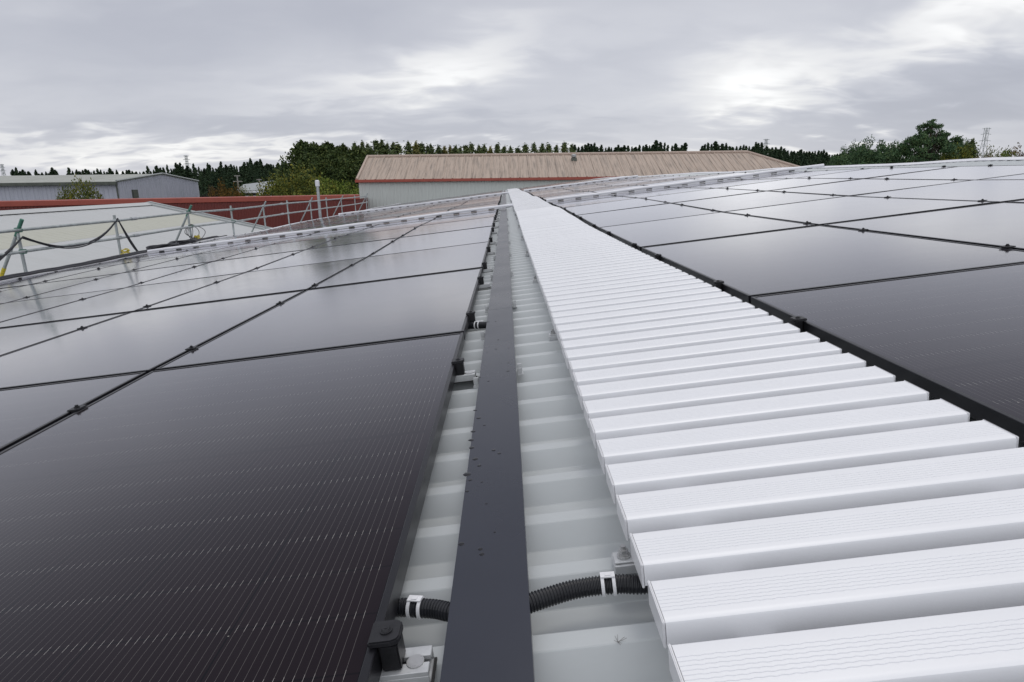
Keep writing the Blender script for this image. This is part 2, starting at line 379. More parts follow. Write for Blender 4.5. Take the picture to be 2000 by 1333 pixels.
# ---------------------------------------------------------------- solar panels
L, W = 1.762, 1.134
XL, XR = -.212, .812
def R(k): return 2.125+(k-1)*1.782+(k//2)*.0245 if k > 0 else .343+k*1.782
def pane(parent_label=None):
    hx, hy = W/2, L/2
    f = MB(); l = .011
    def ringbox(x0, x1, y0, y1): f.box(x0, x1, y0, y1, -.035, 0)
    ringbox(-hx, -hx+l, -hy, hy); ringbox(hx-l, hx, -hy, hy); ringbox(-hx+l, hx-l, -hy, -hy+l); ringbox(-hx+l, hx-l, hy-l, hy)
    fm = f.mesh('frame', M['frame'], bev=.0012, seg=1)
    g = MB().box(-hx+l, hx-l, -hy+l, hy-l, -.0075, -.0018).mesh('glass', M['glass'])
    bs = MB().box(-hx+l, hx-l, -hy+l, hy-l, -.0095, -.0078).mesh('backsheet', M['frame'])
    return fm, g, bs
fm, gm, bsm = pane()
COLS_L = ['beside the black cable tray','second from the cable tray','third from the cable tray','fourth from the cable tray','fifth from the cable tray','along the scaffolded eave']
COLS_R = ['beside the white walkway','second from the white walkway','third from the white walkway','top column under the ridge']
proto = None
for side, ncol, cols in (('L', 6, COLS_L), ('R', 4, COLS_R)):
    for c in range(ncol):
        for r in range(-1, 23):
            v0 = R(r)+.01+(.012 if r % 2 == 0 and r > 0 else 0); v1 = v0+L
            uc = XL-c*(W+.02)-W/2 if side == 'L' else XR+c*(W+.02)+W/2
            z0, z1 = zf(v0), zf(v1)
            tilt = math.atan2(z1-z0, L)
            Mx = ROOF @ Matrix.Translation((uc, (v0+v1)/2, (z0+z1)/2)) @ Matrix.Rotation(tilt+random.gauss(0, .0006), 4, 'X') @ Matrix.Rotation(random.gauss(0, .0012), 4, 'Y')
            lab = '%s array solar panel, %s, %s' % ('left' if side == 'L' else 'right', cols[c], 'row behind the camera' if r < 0 else '%s row from the camera' % ordn(r))
            grp = 'solar panels of the left array' if side == 'L' else 'solar panels of the right array'
            if proto is None:
                t = thing('solar_panel', Mx, lab, 'solar panel', grp)
                fo = link('frame', fm, t); go = link('glass', gm, t); bo = link('backsheet', bsm, fo)
                proto = (t, fo, go, bo)
            else:
                t, fo, go, bo = proto
                n = t.copy(); COL.objects.link(n); n.matrix_world = Mx; n['label'] = lab; n['group'] = grp
                f2 = fo.copy(); COL.objects.link(f2); f2.parent = n
                g2 = go.copy(); COL.objects.link(g2); g2.parent = n
                b2 = bo.copy(); COL.objects.link(b2); b2.parent = f2

# clamps: positions along the array
def clampv():
    out = []
    sp = {0: (.607, 1.735), 1: (2.425, 3.435), 2: (4.09, 5.12)}
    for r in range(-1, 14):
        a, b = sp.get(r, (R(r)+.27, R(r)+1.33)); out += [a, b]
    return out
def hexbolt(mb, x, y, z, r=.008, h=.006, n=6):
    vs = [(x+r*math.cos(2*PI*k/n), y+r*math.sin(2*PI*k/n), z) for k in range(n)]+[(x+r*math.cos(2*PI*k/n), y+r*math.sin(2*PI*k/n), z+h) for k in range(n)]
    return mb.add(vs, [tuple(range(n-1, -1, -1)), tuple(range(n, 2*n))]+[(k, (k+1) % n, (k+1) % n+n, k+n) for k in range(n)])
# end clamp: local +x points away from the panel, origin on the panel's edge at glass level
def endclamp_meshes():
    c = MB()
    # top plate with rounded outer end
    pts = [(-.009, -.019), (.018, -.019), (.025, -.016), (.028, -.010), (.028, .010), (.025, .016), (.018, .019), (-.009, .019)]
    n = len(pts)
    c.add([(x, y, .001) for x, y in pts]+[(x, y, .009) for x, y in pts], [tuple(range(n-1, -1, -1)), tuple(range(n, 2*n))]+[(k, (k+1) % n, (k+1) % n+n, k+n) for k in range(n)])
    c.box(.0015, .024, -.0155, .0155, -.0354, .0005)
    cm = c.mesh('clamp', M['clampb'], bev=.0018)
    b = MB(); b.tube([(.010, 0, .0091), (.010, 0, .0105)], .0075, 20); bm_ = b.mesh('washer', M['clampb'], smooth=True)
    k = MB(); k.tube([(.010, 0, .0106), (.010, 0, .0128)], [.0056, .0044], 16); hexbolt(k, .010, 0, .0129, .0022, .0004); km = k.mesh('bolt', M['clampb'])
    r = MB(); w = .021
    r.box(-.16, .055, -w, -.005, -.042, -.0355); r.box(-.16, .055, .005, w, -.042, -.0355)       # slotted top
    r.box(-.16, .055, -w, -w+.003, -.0545, -.0421); r.box(-.16, .055, w-.003, w, -.0545, -.0421)
    r.box(-.16, .055, -w+.0031, w-.0031, -.055, -.052)
    rm = r.mesh('rail', M['alu'], bev=.0006, seg=1)
    s = MB(); hexbolt(s, .038, -.004, -.0519, .007, .012); s.tube([(.038, -.004, -.0353), (.038, -.004, -.0340)], .0105, 18); sm = s.mesh('rail_screw', M['steel'])
    g = MB().box(-.16, .058, -w-.001, w+.001, -.0568, -.0546).mesh('gasket', M['rubber'])
    return cm, bm_, km, rm, sm, g
EC = endclamp_meshes()
def midclamp_meshes():
    c = MB().box(-.0185, .0185, -.021, .021, .0012, .0055); c.box(-.008, .008, -.02, .02, -.034, .0012)
    k = MB(); k.tube([(0, 0, .0066), (0, 0, .0095)], .0075, 16); hexbolt(k, 0, 0, .0096, .005, .004)
    return c.mesh('clamp', M['clampb'], bev=.0015), k.mesh('bolt', M['clampb'])
MC = midclamp_meshes()
def place(v, u, w=0, flip=False):
    sl = math.atan2(zf(v+.3)-zf(v-.3), .6)
    m = ROOF @ Matrix.Translation((u, v, zf(v)+w)) @ Matrix.Rotation(sl, 4, 'X')
    if flip: m = m @ Matrix.Rotation(PI, 4, 'Z')
    return m
cv = clampv()
ec0 = None
for side, u, flip, where in (('L', XL, False, 'beside the cable tray'), ('R', XR, True, 'beside the white walkway'), ('E', XL-6*W-5*.02, True, 'at the left eave'), ('T', XR+4*W+3*.02, False, 'under the right ridge')):
    for i, v in enumerate(cv):
        if i < 2 and side != 'L': pass
        k = i-2
        lab = 'black end clamp %s, %s' % (where, ('%s one behind the camera' % ('far' if i == 0 else 'close')) if k < 0 else ordn(k)+' from the camera')
        grp = 'end clamps '+where
        Mx = place(v, u, 0, flip)
        if ec0 is None:
            t = thing('end_clamp', Mx, lab, 'panel clamp', grp)
            ob = [link(nm, me, t) for nm, me in zip(('clamp','washer','bolt','rail','rail_screw','gasket'), EC)]
            ec0 = (t, ob)
        else: copy_tree(ec0[0], ec0[1], Mx, lab, grp)
mc0 = None
seams = [('left', j, XL-j*W-(j-1)*.02-.01) for j in range(1, 6)]+[('right', j, XR+j*W+(j-1)*.02+.01) for j in range(1, 4)]
for side, j, u in seams:
    for i, v in enumerate(cv[2:26]):
        lab = 'flat mid clamp, %s array, %s seam from the middle, %s from the camera' % (side, firstn(j-1), ordn(i))
        grp = 'mid clamps of the %s array' % side
        if mc0 is None:
            t = thing('mid_clamp', place(v, u), lab, 'panel clamp', grp); ob = [link('clamp', MC[0], t), link('bolt', MC[1], t)]; mc0 = (t, ob)
        else: copy_tree(mc0[0], mc0[1], place(v, u), lab, grp)

# ---------------------------------------------------------------- white walkway
SP = .1022; SW = .0715; SH = .030; WT = .022; WU0, WU1 = .108, .735
def slat_mesh(grooves=True):
    # cross-section in y (front edge at y=0), top at z=0, extruded along x, wavy grooves along the top
    ys = [(0, -SH), (0, -.0045), (.0012, -.0016), (.004, -.0003), (.009, 0)]
    g0, gp, ng = .0175, .0058, 7
    gi = []
    for k in range(ng):
        c = g0+k*gp
        for dy, dz in ((-.0007, 0), (-.0002, -.0008), (.0002, -.0008), (.0007, 0)):
            gi.append(len(ys)); ys.append((c+dy, dz))
    ys += [(SW-.005, 0), (SW-.002, -.0004), (SW, -.003), (SW, -SH)]
    n = len(ys); mb = MB(); length = WU1-WU0-.006
    xs = [0, .012]+[.012+(length-.024)*i/420 for i in range(1, 420)]+[length-.012, length] if grooves else [0, length]
    vs = []
    for i, x in enumerate(xs):
        wv = .00042*math.sin(x*2*PI/.0125)+.0002*math.sin(x*2*PI/.031)
        for k, (y, z) in enumerate(ys):
            vs.append((x+.003, y+(wv if (grooves and k in gi) else 0), z))
    fs = [(i*n+k, i*n+k+1, (i+1)*n+k+1, (i+1)*n+k) for i in range(len(xs)-1) for k in range(n-1)]
    fs += [(i*n+n-1, i*n, (i+1)*n, (i+1)*n+n-1) for i in range(len(xs)-1)]
    mb.add(vs, fs)
    me = mb.mesh('slat', M['white'])
    for p in me.polygons: p.use_smooth = True
    me.set_sharp_from_angle(angle=math.radians(35))
    return me
def cap_mesh(x0):
    c = MB(); s = .003
    c.box(x0, x0+s, -.0006, SW+.0006, -SH-.004, .0006)
    return c.mesh('end_cap', M['whitecap'], bev=.0012)
SM = slat_mesh(); CAPL = cap_mesh(0-.0004); CAPR = cap_mesh(WU1-WU0-.0026)
wk = thing('walkway', ROOF, 'long white slatted walkway running along the roof between the two panel arrays', 'walkway')
NS = 100; v = .554-SP*9
ns = 0; s0 = None
def slatM(v):
    sl = math.atan2(zf(v+.25)-zf(v-.25), .5)
    return Matrix.Translation((WU0+random.gauss(0, .0008), v, WT+zf(v)+random.gauss(0, .0003))) @ Matrix.Rotation(sl+random.gauss(0, .002), 4, 'X') @ Matrix.Rotation(random.gauss(0, .0006), 4, 'Z')
while ns < NS:
    if s0 is None:
        o = link('slat', SM, wk); a = link('end_cap', CAPL, o); b = link('end_cap', CAPR, o); s0 = (o, a, b)
    else:
        o = s0[0].copy(); COL.objects.link(o); o.parent = wk
        for q in s0[1:]:
            qq = q.copy(); COL.objects.link(qq); qq.parent = o
    o.matrix_local = slatM(v); v += SP; ns += 1
far = MB()
while v < VEND-.3:
    far.box(0, WU1-WU0, 0, SW, -SH, 0, slatM(v)); v += SP
o = far.build('far_slats', M['white'], wk); o['kind'] = 'stuff'
sr = MB(); st = [-.35+i*.6 for i in range(int((VEND)/.6))]
for u in (.19, .62):
    for a, b in zip(st[:-1], st[1:]):
        za, zb = zf(a), zf(b)
        sr.add([(u, a, WT-SH-.001+za), (u+.04, a, WT-SH-.001+za), (u+.04, b, WT-SH-.001+zb), (u, b, WT-SH-.001+zb), (u, a, -.0568+za), (u+.04, a, -.0568+za), (u+.04, b, -.0568+zb), (u, b, -.0568+zb)],
               [(0, 1, 2, 3), (4, 7, 6, 5), (0, 4, 5, 1), (1, 5, 6, 2), (2, 6, 7, 3), (3, 7, 4, 0)])
sr.build('support_rail', M['alu'], wk)
def fixing(u, v, flip=False):
    z = zf(v)
    f = MB(); f.box(-.011, .045, -.013, .013, 0, .0035); f.box(-.012, .045, -.016, .016, -.0155, -.0005)
    o = f.build('fixing_bracket', M['alu'], wk, bev=.001, seg=1)
    b = MB(); b.tube([(.004, 0, .0041), (.004, 0, .0065)], .0095, 18); b.tube([(.004, 0, .0066), (.004, 0, .009)], .0075, 18); hexbolt(b, .004, 0, .0091, .0068, .006); b.tube([(.004, 0, .0152), (.004, 0, .021)], .0038, 12)
    b.build('bolt', M['steel'], o)
    o.matrix_local = Matrix.Translation((u, v, -.041+z))
q = onw(1234, 1112, -.06)
for i in range(14):
    fixing(.099, q.y+i*1.32)

# ---------------------------------------------------------------- cable tray
ct = thing('cable_tray', ROOF, 'narrow cable tray with dark graphite lid between left panels and the walkway', 'cable tray')
TU0, TU1, TW = -.140, -.035, -.030
j = [-.385, 2.615]
while j[-1] < VEND-3: j.append(j[-1]+3)
j.append(VEND-.15)
for a, b in zip(j[:-1], j[1:]):
    mb = MB(); n = 4 if a < 6 else 3; th_ = .0015
    sec = [(TU0, -.014), (TU0, 0), (TU1, 0), (TU1, -.014), (TU1-th_, -.014), (TU1-th_, -th_), (TU0+th_, -th_), (TU0+th_, -.014)]
    vs = []
    for i in range(n+1):
        vv = a+.0008+(b-a-.0016)*i/n
        for (x, z) in sec: vs.append((x, vv, TW+z+zf(vv)))
    m = len(sec)
    mb.add(vs, [(i*m+k, i*m+(k+1) % m, (i+1)*m+(k+1) % m, (i+1)*m+k) for i in range(n) for k in range(m)]+[tuple(range(m)), tuple(range(n*m+m-1, n*m-1, -1))])
    mb.build('lid', M['lid'], ct)
ch = MB()
st = [-.38+i*.5 for i in range(int((VEND)/.5))]
for u in (TU0+.002, TU1-.0035):
    for a, b in zip(st[:-1], st[1:]):
        za, zb = zf(a), zf(b)
        ch.add([(u, a, TW-.004+za), (u+.0015, a, TW-.004+za), (u+.0015, b, TW-.004+zb), (u, b, TW-.004+zb), (u, a, WCR+.006+za), (u+.0015, a, WCR+.006+za), (u+.0015, b, WCR+.006+zb), (u, b, WCR+.006+zb)],
               [(0, 1, 2, 3), (4, 7, 6, 5), (0, 4, 5, 1), (1, 5, 6, 2), (2, 6, 7, 3), (3, 7, 4, 0)])
ch.build('channel', M['lid'], ct)
def foot(u, v, sgn):
    f = MB(); f.box(0, .016, -.012, .012, .004, .007); f.box(.001, .015, -.012, -.009, .007, .022); f.box(.002, .016, .006, .010, .007, .030); f.box(0, .018, -.0135, .0135, 0, .0038)
    o = f.build('foot_bracket', M['alu'], ct, bev=.0006, seg=1)
    g = MB(); hexbolt(g, .009, -.001, .0071, .0045, .004); g.build('screw', M['steel'], o)
    o.matrix_local = Matrix.Translation((u, v, WCR+zf(v))) @ (Matrix.Rotation(PI, 4, 'Z') if sgn < 0 else Matrix.Identity(4))
for i in range(8):
    foot(TU1+.002, 1.73+i*1.02, 1)
    foot(TU0-.002, 1.69+i*1.02 if i else 1.66, -1)
foot(TU0-.002, 2.21, -1)
# rain drops
rd = MB()
def drop(px, py, r):
    q = onw(px, py, TW)
    vs = []; n = 10; r *= 1.9
    for k in range(n): vs.append((q.x+r*math.cos(2*PI*k/n)*(1+.15*math.sin(3*k)), q.y+r*1.1*math.sin(2*PI*k/n), TW+zf(q.y)+.0002))
    for k in range(n): vs.append((q.x+.6*r*math.cos(2*PI*k/n), q.y+.6*r*math.sin(2*PI*k/n), TW+zf(q.y)+r*.16))
    rd.add(vs, [tuple(range(n, 2*n))]+[(k, (k+1) % n, (k+1) % n+n, k+n) for k in range(n)])
for px, py, r in ((928,802,.0026),(935,817,.0030),(946,831,.0018),(924,843,.0030),(920,860,.0032),(921,875,.0030),(928,897,.0030),(936,910,.0022),(912,927,.0040),(918,938,.002),(964,880,.0022),(975,886,.0020),(937,737,.0022),(954,745,.0018),(992,725,.0028),(993,709,.0018),(969,682,.0022),(973,664,.0016),(951,688,.0016),(993,680,.0016),(979,710,.0012),(941,942,.0012),(901,1063,.0024),(938,1073,.0018),(941,1083,.0020),(966,1040,.001),(950,984,.0012),(912,960,.0018),(968,628,.0016),(955,520,.003),(963,523,.0025),(958,527,.002),(966,515,.002),(971,528,.002),(960,510,.002)):
    drop(px, py, r)
o = rd.build('raindrops', M['drop'], None, smooth=True); o.matrix_world = ROOF
tag(o, 'dark raindrops scattered on the graphite cable tray lid', 'raindrops', kind='stuff')

# ---------------------------------------------------------------- corrugated conduits with white saddle clips
def spline(pts, n):
    P = [Vector(p) for p in pts]; P = [2*P[0]-P[1]]+P+[2*P[-1]-P[-2]]; out = []
    for i in range(1, len(P)-2):
        for k in range(n):
            t = k/n; a, b, c, d = P[i-1:i+3]
            out.append(.5*((2*b)+(c-a)*t+(2*a-5*b+4*c-d)*t*t+(3*b-a-3*c+d)*t**3))
    out.append(P[-2]); return out
def resample(pts, step):
    out = [pts[0]]; acc = 0
    for a, b in zip(pts[:-1], pts[1:]):
        d = (b-a).length; t = step-acc
        while t <= d: out.append(a.lerp(b, t/d)); t += step
        acc = (acc+d) % step
    return out
def conduit(pts, r, label, clip_at=None, tagc='conduit'):
    path = resample(spline(pts, 24), .0011)
    rs = [r*(1.0 if (i % 4) in (0, 1) else .87) for i in range(len(path))]
    t = thing('corrugated_conduit', ROOF, label, tagc, 'corrugated conduits crossing under the tray')
    MB().tube(path, rs, 20).build('hose', M['conduit'], t, smooth=False)
    if clip_at is not None:
        i = int(len(path)*clip_at); c = path[i]; d = (path[min(i+4, len(path)-1)]-path[max(i-4, 0)]).normalized()
        mb = MB()
        side = d.cross(Vector((0, 0, 1))).normalized(); up = side.cross(d)
        for off in (-.0075, .0075):
            cc = c+d*off; rr = r+.0006; ro = r+.0022; w = .0022; arc = 26; vs = []
            for k in range(arc+1):
                a = -1.0+(PI+2.0)*k/arc; e = side*math.cos(a)+up*math.sin(a)
                vs += [cc+e*rr-d*w, cc+e*rr+d*w, cc+e*ro+d*w, cc+e*ro-d*w]
            fs = [(k*4+m, k*4+(m+1) % 4, k*4+4+(m+1) % 4, k*4+4+m) for k in range(arc) for m in range(4)]+[(0, 3, 2, 1), (arc*4, arc*4+1, arc*4+2, arc*4+3)]
            mb.add(vs, fs)
        Mt = Matrix((d, side, up)).transposed().to_4x4(); Mt.translation = c+up*(r+.0028)
        mb.box(-.0097, .0097, -.0055, .0055, -.0012, .0006, Mt); mb.box(-.004, .004, -.0035, .0035, .0006, .0018, Mt)
        mb.build('saddle_clip', M['whitecap'], t)
    return t
WC = WCR+.0135
pr = [onw(x, y, WC) for x, y in ((1030, 1180), (1075, 1165), (1120, 1152), (1170, 1144), (1215, 1141), (1262, 1141))]
pr = [Vector((-.045, pr[0].y-.004, WC))]+pr+[Vector((.20, pr[-1].y+.002, WC))]
conduit(pr, .0128, 'black corrugated conduit with white clip from the cable tray to under the walkway', .485)
pl = [onw(x, y, WC) for x, y in ((775, 1187), (815, 1188), (850, 1190), (880, 1196))]
pl = [Vector((-.32, pl[0].y+.01, WC))]+pl+[Vector((-.13, pl[-1].y-.003, WC))]
conduit(pl, .0125, 'short black corrugated conduit with white clip at the corner of the nearest left panel', .68)
pm = [onw(x, y, WC) for x, y in ((915, 637), (935, 636), (952, 635))]
pm = [Vector((-.32, pm[0].y+.0, WC))]+pm+[Vector((-.13, pm[-1].y, WC))]
conduit(pm, .0138, 'black corrugated conduit with white clip below the second left panel, beside its first clamp', .74)

# dry twig on the roof sheet
tw = MB(); q = onw(1207, 1256, WCR)
for a, l in ((1.45, .014), (1.8, .012), (.5, .014), (.25, .016), (-1.3, .010), (-.9, .008), (2.9, .006)):
    tw.tube([(q.x, q.y, WCR+.001+zf(q.y)), (q.x+.75*l*math.cos(a), q.y+.75*l*math.sin(a), WCR+.003+zf(q.y))], .00018, 5)
o = tw.build('dry_twig', M['bark']); o.matrix_world = ROOF; tag(o, 'tiny dry branching twig on a roof rib beside the walkway', 'twig')

# ---------------------------------------------------------------- white pipes across the panels
def cross_pipe(v, u0, u1, r, label):
    t = thing('white_pipe', ROOF, label, 'pipe', 'white pipes laid up the roof slope')
    z = zf(v)+.010+r; pts = [(u0+(u1-u0)*i/40, v+.006*math.sin(i*.9), z+.004*math.sin(i*.6)) for i in range(41)]
    MB().tube(pts, r, 16).build('tube', M['pipe'], t, smooth=True)
    MB().box(u0+.05, u1-.05, v-r*.5, v+r*.5, z-r-.0085, z-r*.85).build('shade_strip', M['rubber'], t)  # black strip standing in for the shade under the tube, between the blocks
    n = int((u1-u0)/.34)
    for i in range(n+1):
        u = u0+.1+i*.34
        if u > u1-.1: break
        MB().box(u-.115, u+.115, v-r*.8, v+r*.8, z-r-.0098, z-r*.7).build('support_block', M['pipe'], t, bev=.003, seg=1)
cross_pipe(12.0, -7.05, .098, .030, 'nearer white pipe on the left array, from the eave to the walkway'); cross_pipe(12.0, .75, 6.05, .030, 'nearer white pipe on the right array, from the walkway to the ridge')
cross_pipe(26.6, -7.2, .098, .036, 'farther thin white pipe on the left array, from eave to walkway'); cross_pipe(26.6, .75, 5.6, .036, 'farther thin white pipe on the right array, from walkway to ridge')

# ---------------------------------------------------------------- scaffold edge rail and its cables
def eave_v(px):                              # where on the eave line a post stands, from its base in the picture
    lo, hi = 6, 60
    for _ in range(40):
        m = (lo+hi)/2; p = CR @ (Vector((UE-.05, m, WCR))-Vector((0, 0, D0))); x = 1000+F*p.x/p.z
        if x < px: lo = m
        else: hi = m
    return lo
posts = [eave_v(x) for x in (75, 255, 390, 470, 530, 575, 618, 648, 676)]
posts = [posts[0]-2.4]+posts+[posts[-1]+2.6, posts[-1]+5.2]
print('POSTS', [round(p, 2) for p in posts])
sc = None
TOP, MID = .80, .47
def wpt(v, dz, dx=0):
    p = rw(UE-.22, v, WCR+zf(v)); return Vector((p.x+dx, p.y, p.z-.04+dz))
g0 = wpt(posts[0], 0)
sg = thing('scaffold_guard_rail', (g0.x, g0.y, g0.z), 'galvanised scaffold tube guard rail standing along the left eave', 'guard rail')
def sgb(mb, name, mat, **k):
    o = mb.build(name, mat, sg, **k); o.matrix_parent_inverse = Matrix.Translation(-g0); return o
for i, v in enumerate(posts):
    top = TOP+.04 if i % 2 else TOP+.10
    p0 = wpt(v, -.35); p1 = wpt(v, top)
    sgb(MB().tube([p0, p1], .024, 12), 'post', M['tube'], smooth=True)
    if i % 2 == 1:
        a = wpt(v, TOP+.14, .10); b = wpt(v, -.12, -.52)
        sgb(MB().tube([a, b], .024, 12), 'brace', M['tube'], smooth=True)
        if i in (1, 3): sgb(MB().tube([a+(b-a)*-.02, a+(b-a)*.22], .027, 12), 'green_sleeve', M['greenp'], smooth=True)
        if i == 1: sgb(MB().tube([a+(b-a)*.68, a+(b-a)*1.0], .028, 12), 'yellow_tape', M['yellow'], smooth=True)
    for h in (TOP, MID):
        c = wpt(v, h, .02)
        mb = MB().box(c.x-.035, c.x+.035, c.y-.04, c.y+.04, c.z-.035, c.z+.035)
        mb.tube([c+Vector((.03, 0, 0)), c+Vector((.075, 0, .01))], .009, 8)
        sgb(mb, 'coupler', M['greenp'] if i in (1, 3, 4) else M['galv'], bev=.006)
for h, nm in ((TOP, 'top_rail'), (MID, 'mid_rail')):
    sgb(MB().tube([wpt(v, h+.006*math.sin(v*2), .045) for v in posts], .024, 12), nm, M['tube'], smooth=True)
    for vv in (12.6, 21.0): 
        c = wpt(vv, h, .045); sgb(MB().tube([c-Vector((0, .09, 0)), c+Vector((0, .09, 0))], .034, 12), 'sleeve_coupler', M['galv'], smooth=True)
# slung black cable along the rail
def swag(mb, a, b, sag, r=.011, n=18, wob=0):
    pts = []
    for k in range(n+1):
        t = k/n; p = a.lerp(b, t); p.z -= sag*4*t*(1-t)*(1+.25*(t-.5)); p.x += wob*math.sin(t*9); pts.append(p)
    mb.tube(pts, r, 8); return mb
cb = MB(); P1, P2 = posts[1], posts[2]
for k, (dr, ds) in enumerate(((0, 0), (.02, .03), (.012, .05))):
    swag(cb, wpt(P1, TOP-.12+dr, .05+dr), wpt(P2, TOP+.02+dr, .06), .30+ds)
    swag(cb, wpt(P1, TOP-.12+dr, .05+dr), wpt(P1-2.0, TOP-.75, .06), .12+ds)
    swag(cb, wpt(P2, TOP+.02, .06), wpt(P2+.25, .13, .22), .02+.04*k, .010)
o = cb.build('hanging_cable', M['cable'], None, smooth=True); tag(o, 'bundle of black cables slung in a curve over the scaffold rail posts', 'cable')
cb = MB(); P3 = posts[3]
for k in range(6):
    a = wpt(P3, TOP-.28, .04); b = wpt(P3-.3+.12*k, .14, .12)
    pts = [a.lerp(b, t/12)+Vector((0, math.sin(t/12*PI)*(.10+.09*k)*(-1 if k % 2 else 1), 0)) for t in range(13)]
    cb.tube(pts, .007, 7)
o = cb.build('tangled_cable', M['cable'], None, smooth=True); tag(o, 'tangle of thin black cables hanging from the braced scaffold post before the red wall', 'cable')
# cable bundle lying on the eave
cb = MB()
for k in range(7):
    r = .010+.004*random.random(); ph = random.random()*6; off = random.uniform(-.11, .10)
    pts = []; v = 6.0+random.random(); ve = 13+random.random()*5
    while v < ve:
        pts.append((UE+.16+off+.03*math.sin(v*2.1+ph), v, zf(v)+.012+r+.006*abs(math.sin(v*5+ph))+.004*k)); v += .12
    cb.tube(pts, r, 8)
o = cb.build('cable_bundle', M['cable'], None, smooth=True); o.matrix_world = ROOF; tag(o, 'bundle of black cables lying along the white eave flashing', 'cable')
def coil(v, u, R0, turns, lab):
    mb = MB(); pts = []
    for k in range(turns*24):
        a = 2*PI*k/24; t = k/(turns*24); rr = R0*(1+.10*math.sin(a*2.3+t*20))
        pts.append((u+rr*math.cos(a)*.5, v+rr*math.sin(a), zf(v)+.03+.07*t+.010*math.sin(a*3.1)))
    mb.tube(pts, .013, 8); o = mb.build('cable_coil', M['cable'], None, smooth=True); o.matrix_world = ROOF; tag(o, lab, 'cable coil', 'coils of black cable on the eave')
coil(eave_v(312)-.1, UE+.12, .42, 7, 'coil of black cable on the eave with a loop standing up, nearer one')
coil(eave_v(352)-.1, UE+.10, .40, 8, 'flat heap of coiled black cable on the eave beside the scaffold brace')
for px, lab in ((253, 'yellow and orange rope tied at the base of the second scaffold post'), (392, 'orange rope tied at the base of the cable-hung scaffold post')):
    v = eave_v(px); mb = MB()
    for k in range(6):
        a = random.random()*6; c = wpt(v, .13+.02*k, .10)
        mb.tube([c+Vector((.06*math.cos(a+t*.5), .09*math.sin(a+t*.5)+.06*t/8, .02*math.sin(t))) for t in range(10)], .009, 6)
    o = mb.build('rope', M['yellow'], None, smooth=True); tag(o, lab, 'rope')

# flue beyond the rail
vq = eave_v(642)+.6; b0 = wpt(vq, 0, -.35); tp = at(636, 352, b0.y)
fl = thing('flue_pipe', (b0.x, b0.y, b0.z-1), 'upright grey flue pipe with white cap standing past the scaffold rail', 'flue')
hh = tp.z-b0.z+1
MB().tube([(0, 0, 0), (0, 0, hh-.22)], .06, 16).build('pipe', M['galv'], fl, smooth=True)
MB().tube([(0, 0, hh-.25), (0, 0, hh-.03), (0, 0, hh)], [.088, .088, .05], 16).build('cap', M['pipe'], fl, smooth=True)

# ---------------------------------------------------------------- pale roof of the neighbouring building
def wavy_sheet(mb, x0, z0, x1, z1, y0, y1, pitch=.25, amp=.004):
    # ribs run up the slope (x), stepping along y
    ys = []; y = y0
    while y < y1: ys += [(y, 0), (y+pitch*.6, 0), (y+pitch*.7, amp), (y+pitch*.9, amp)]; y += pitch
    vs = [];
    for yy, h in ys: vs += [(x0, yy, z0+h), (x1, yy, z1+h)]
    return mb.add(vs, [(i*2, i*2+1, i*2+3, i*2+2) for i in range(len(ys)-1)])
GY = 21.8
rd_ = at(290, 399, GY); ex = rw(UE-.25, GY, WCR).x; ez = rw(UE, 0, WCR).z-.32
slope = (rd_.z-ez)/(ex-rd_.x)
nb = thing('neighbour_building', (rd_.x, GY, 0), 'adjoining low building with pale sheet roof and yellowed rooflight strip', 'building')
def loc(mb, name, mat, par=nb, org=(rd_.x, GY, 0), **k):
    o = mb.build(name, mat, par, **k); o.matrix_parent_inverse = Matrix.Translation(-Vector(org)); return o
def zr(x): return rd_.z-slope*abs(x-rd_.x)
lx = [(-1, .0), (-.35, 0)]
w_ = ex-rd_.x
mb = MB(); YB = -8
xa, xb = rd_.x+w_*.30, rd_.x+w_*.52         # rooflight strip
wavy_sheet(mb, rd_.x, zr(rd_.x), xa, zr(xa), YB, GY); wavy_sheet(mb, xb, zr(xb), ex, zr(ex), YB, GY); wavy_sheet(mb, rd_.x-w_, zr(rd_.x-w_), rd_.x, zr(rd_.x), YB, GY)
loc(mb, 'roof', M['paleroof'])
loc(wavy_sheet(MB(), xa+.003, zr(xa)+.002, xb-.003, zr(xb)+.002, YB, GY), 'rooflight', M['light'])
def flat(mb, pts, thick):
    pts = [Vector(p) for p in pts]; n = len(pts); return mb.add(pts+[p-Vector((0, 0, thick)) for p in pts], [tuple(range(n)), tuple(range(2*n-1, n-1, -1))]+[(i, i+n, (i+1) % n+n, (i+1) % n) for i in range(n)])
e = .05
vg = MB()
for s in (1, -1):
    flat(vg, [(rd_.x, GY-.22, zr(rd_.x)+e), (rd_.x+s*w_, GY-.22, zr(rd_.x+s*w_)+e), (rd_.x+s*w_, GY+.02, zr(rd_.x+s*w_)+e), (rd_.x, GY+.02, zr(rd_.x)+e)], .05)
    flat(vg, [(rd_.x, GY+.03, zr(rd_.x)+e+.04), (rd_.x+s*w_, GY+.03, zr(rd_.x+s*w_)+e+.04), (rd_.x+s*w_, GY+.16, zr(rd_.x+s*w_)+e+.04), (rd_.x, GY+.16, zr(rd_.x)+e+.04)], .25)
loc(vg, 'verge_flashing', M['verge'])
rc = MB(); rc.add([(rd_.x-.25, YB, zr(rd_.x-.25)+.03), (rd_.x, YB, rd_.z+.06), (rd_.x+.25, YB, zr(rd_.x+.25)+.03), (rd_.x-.25, GY, zr(rd_.x-.25)+.03), (rd_.x, GY, rd_.z+.06), (rd_.x+.25, GY, zr(rd_.x+.25)+.03)], [(0, 1, 4, 3), (1, 2, 5, 4)])
loc(rc, 'ridge_cap', M['paleroof'])
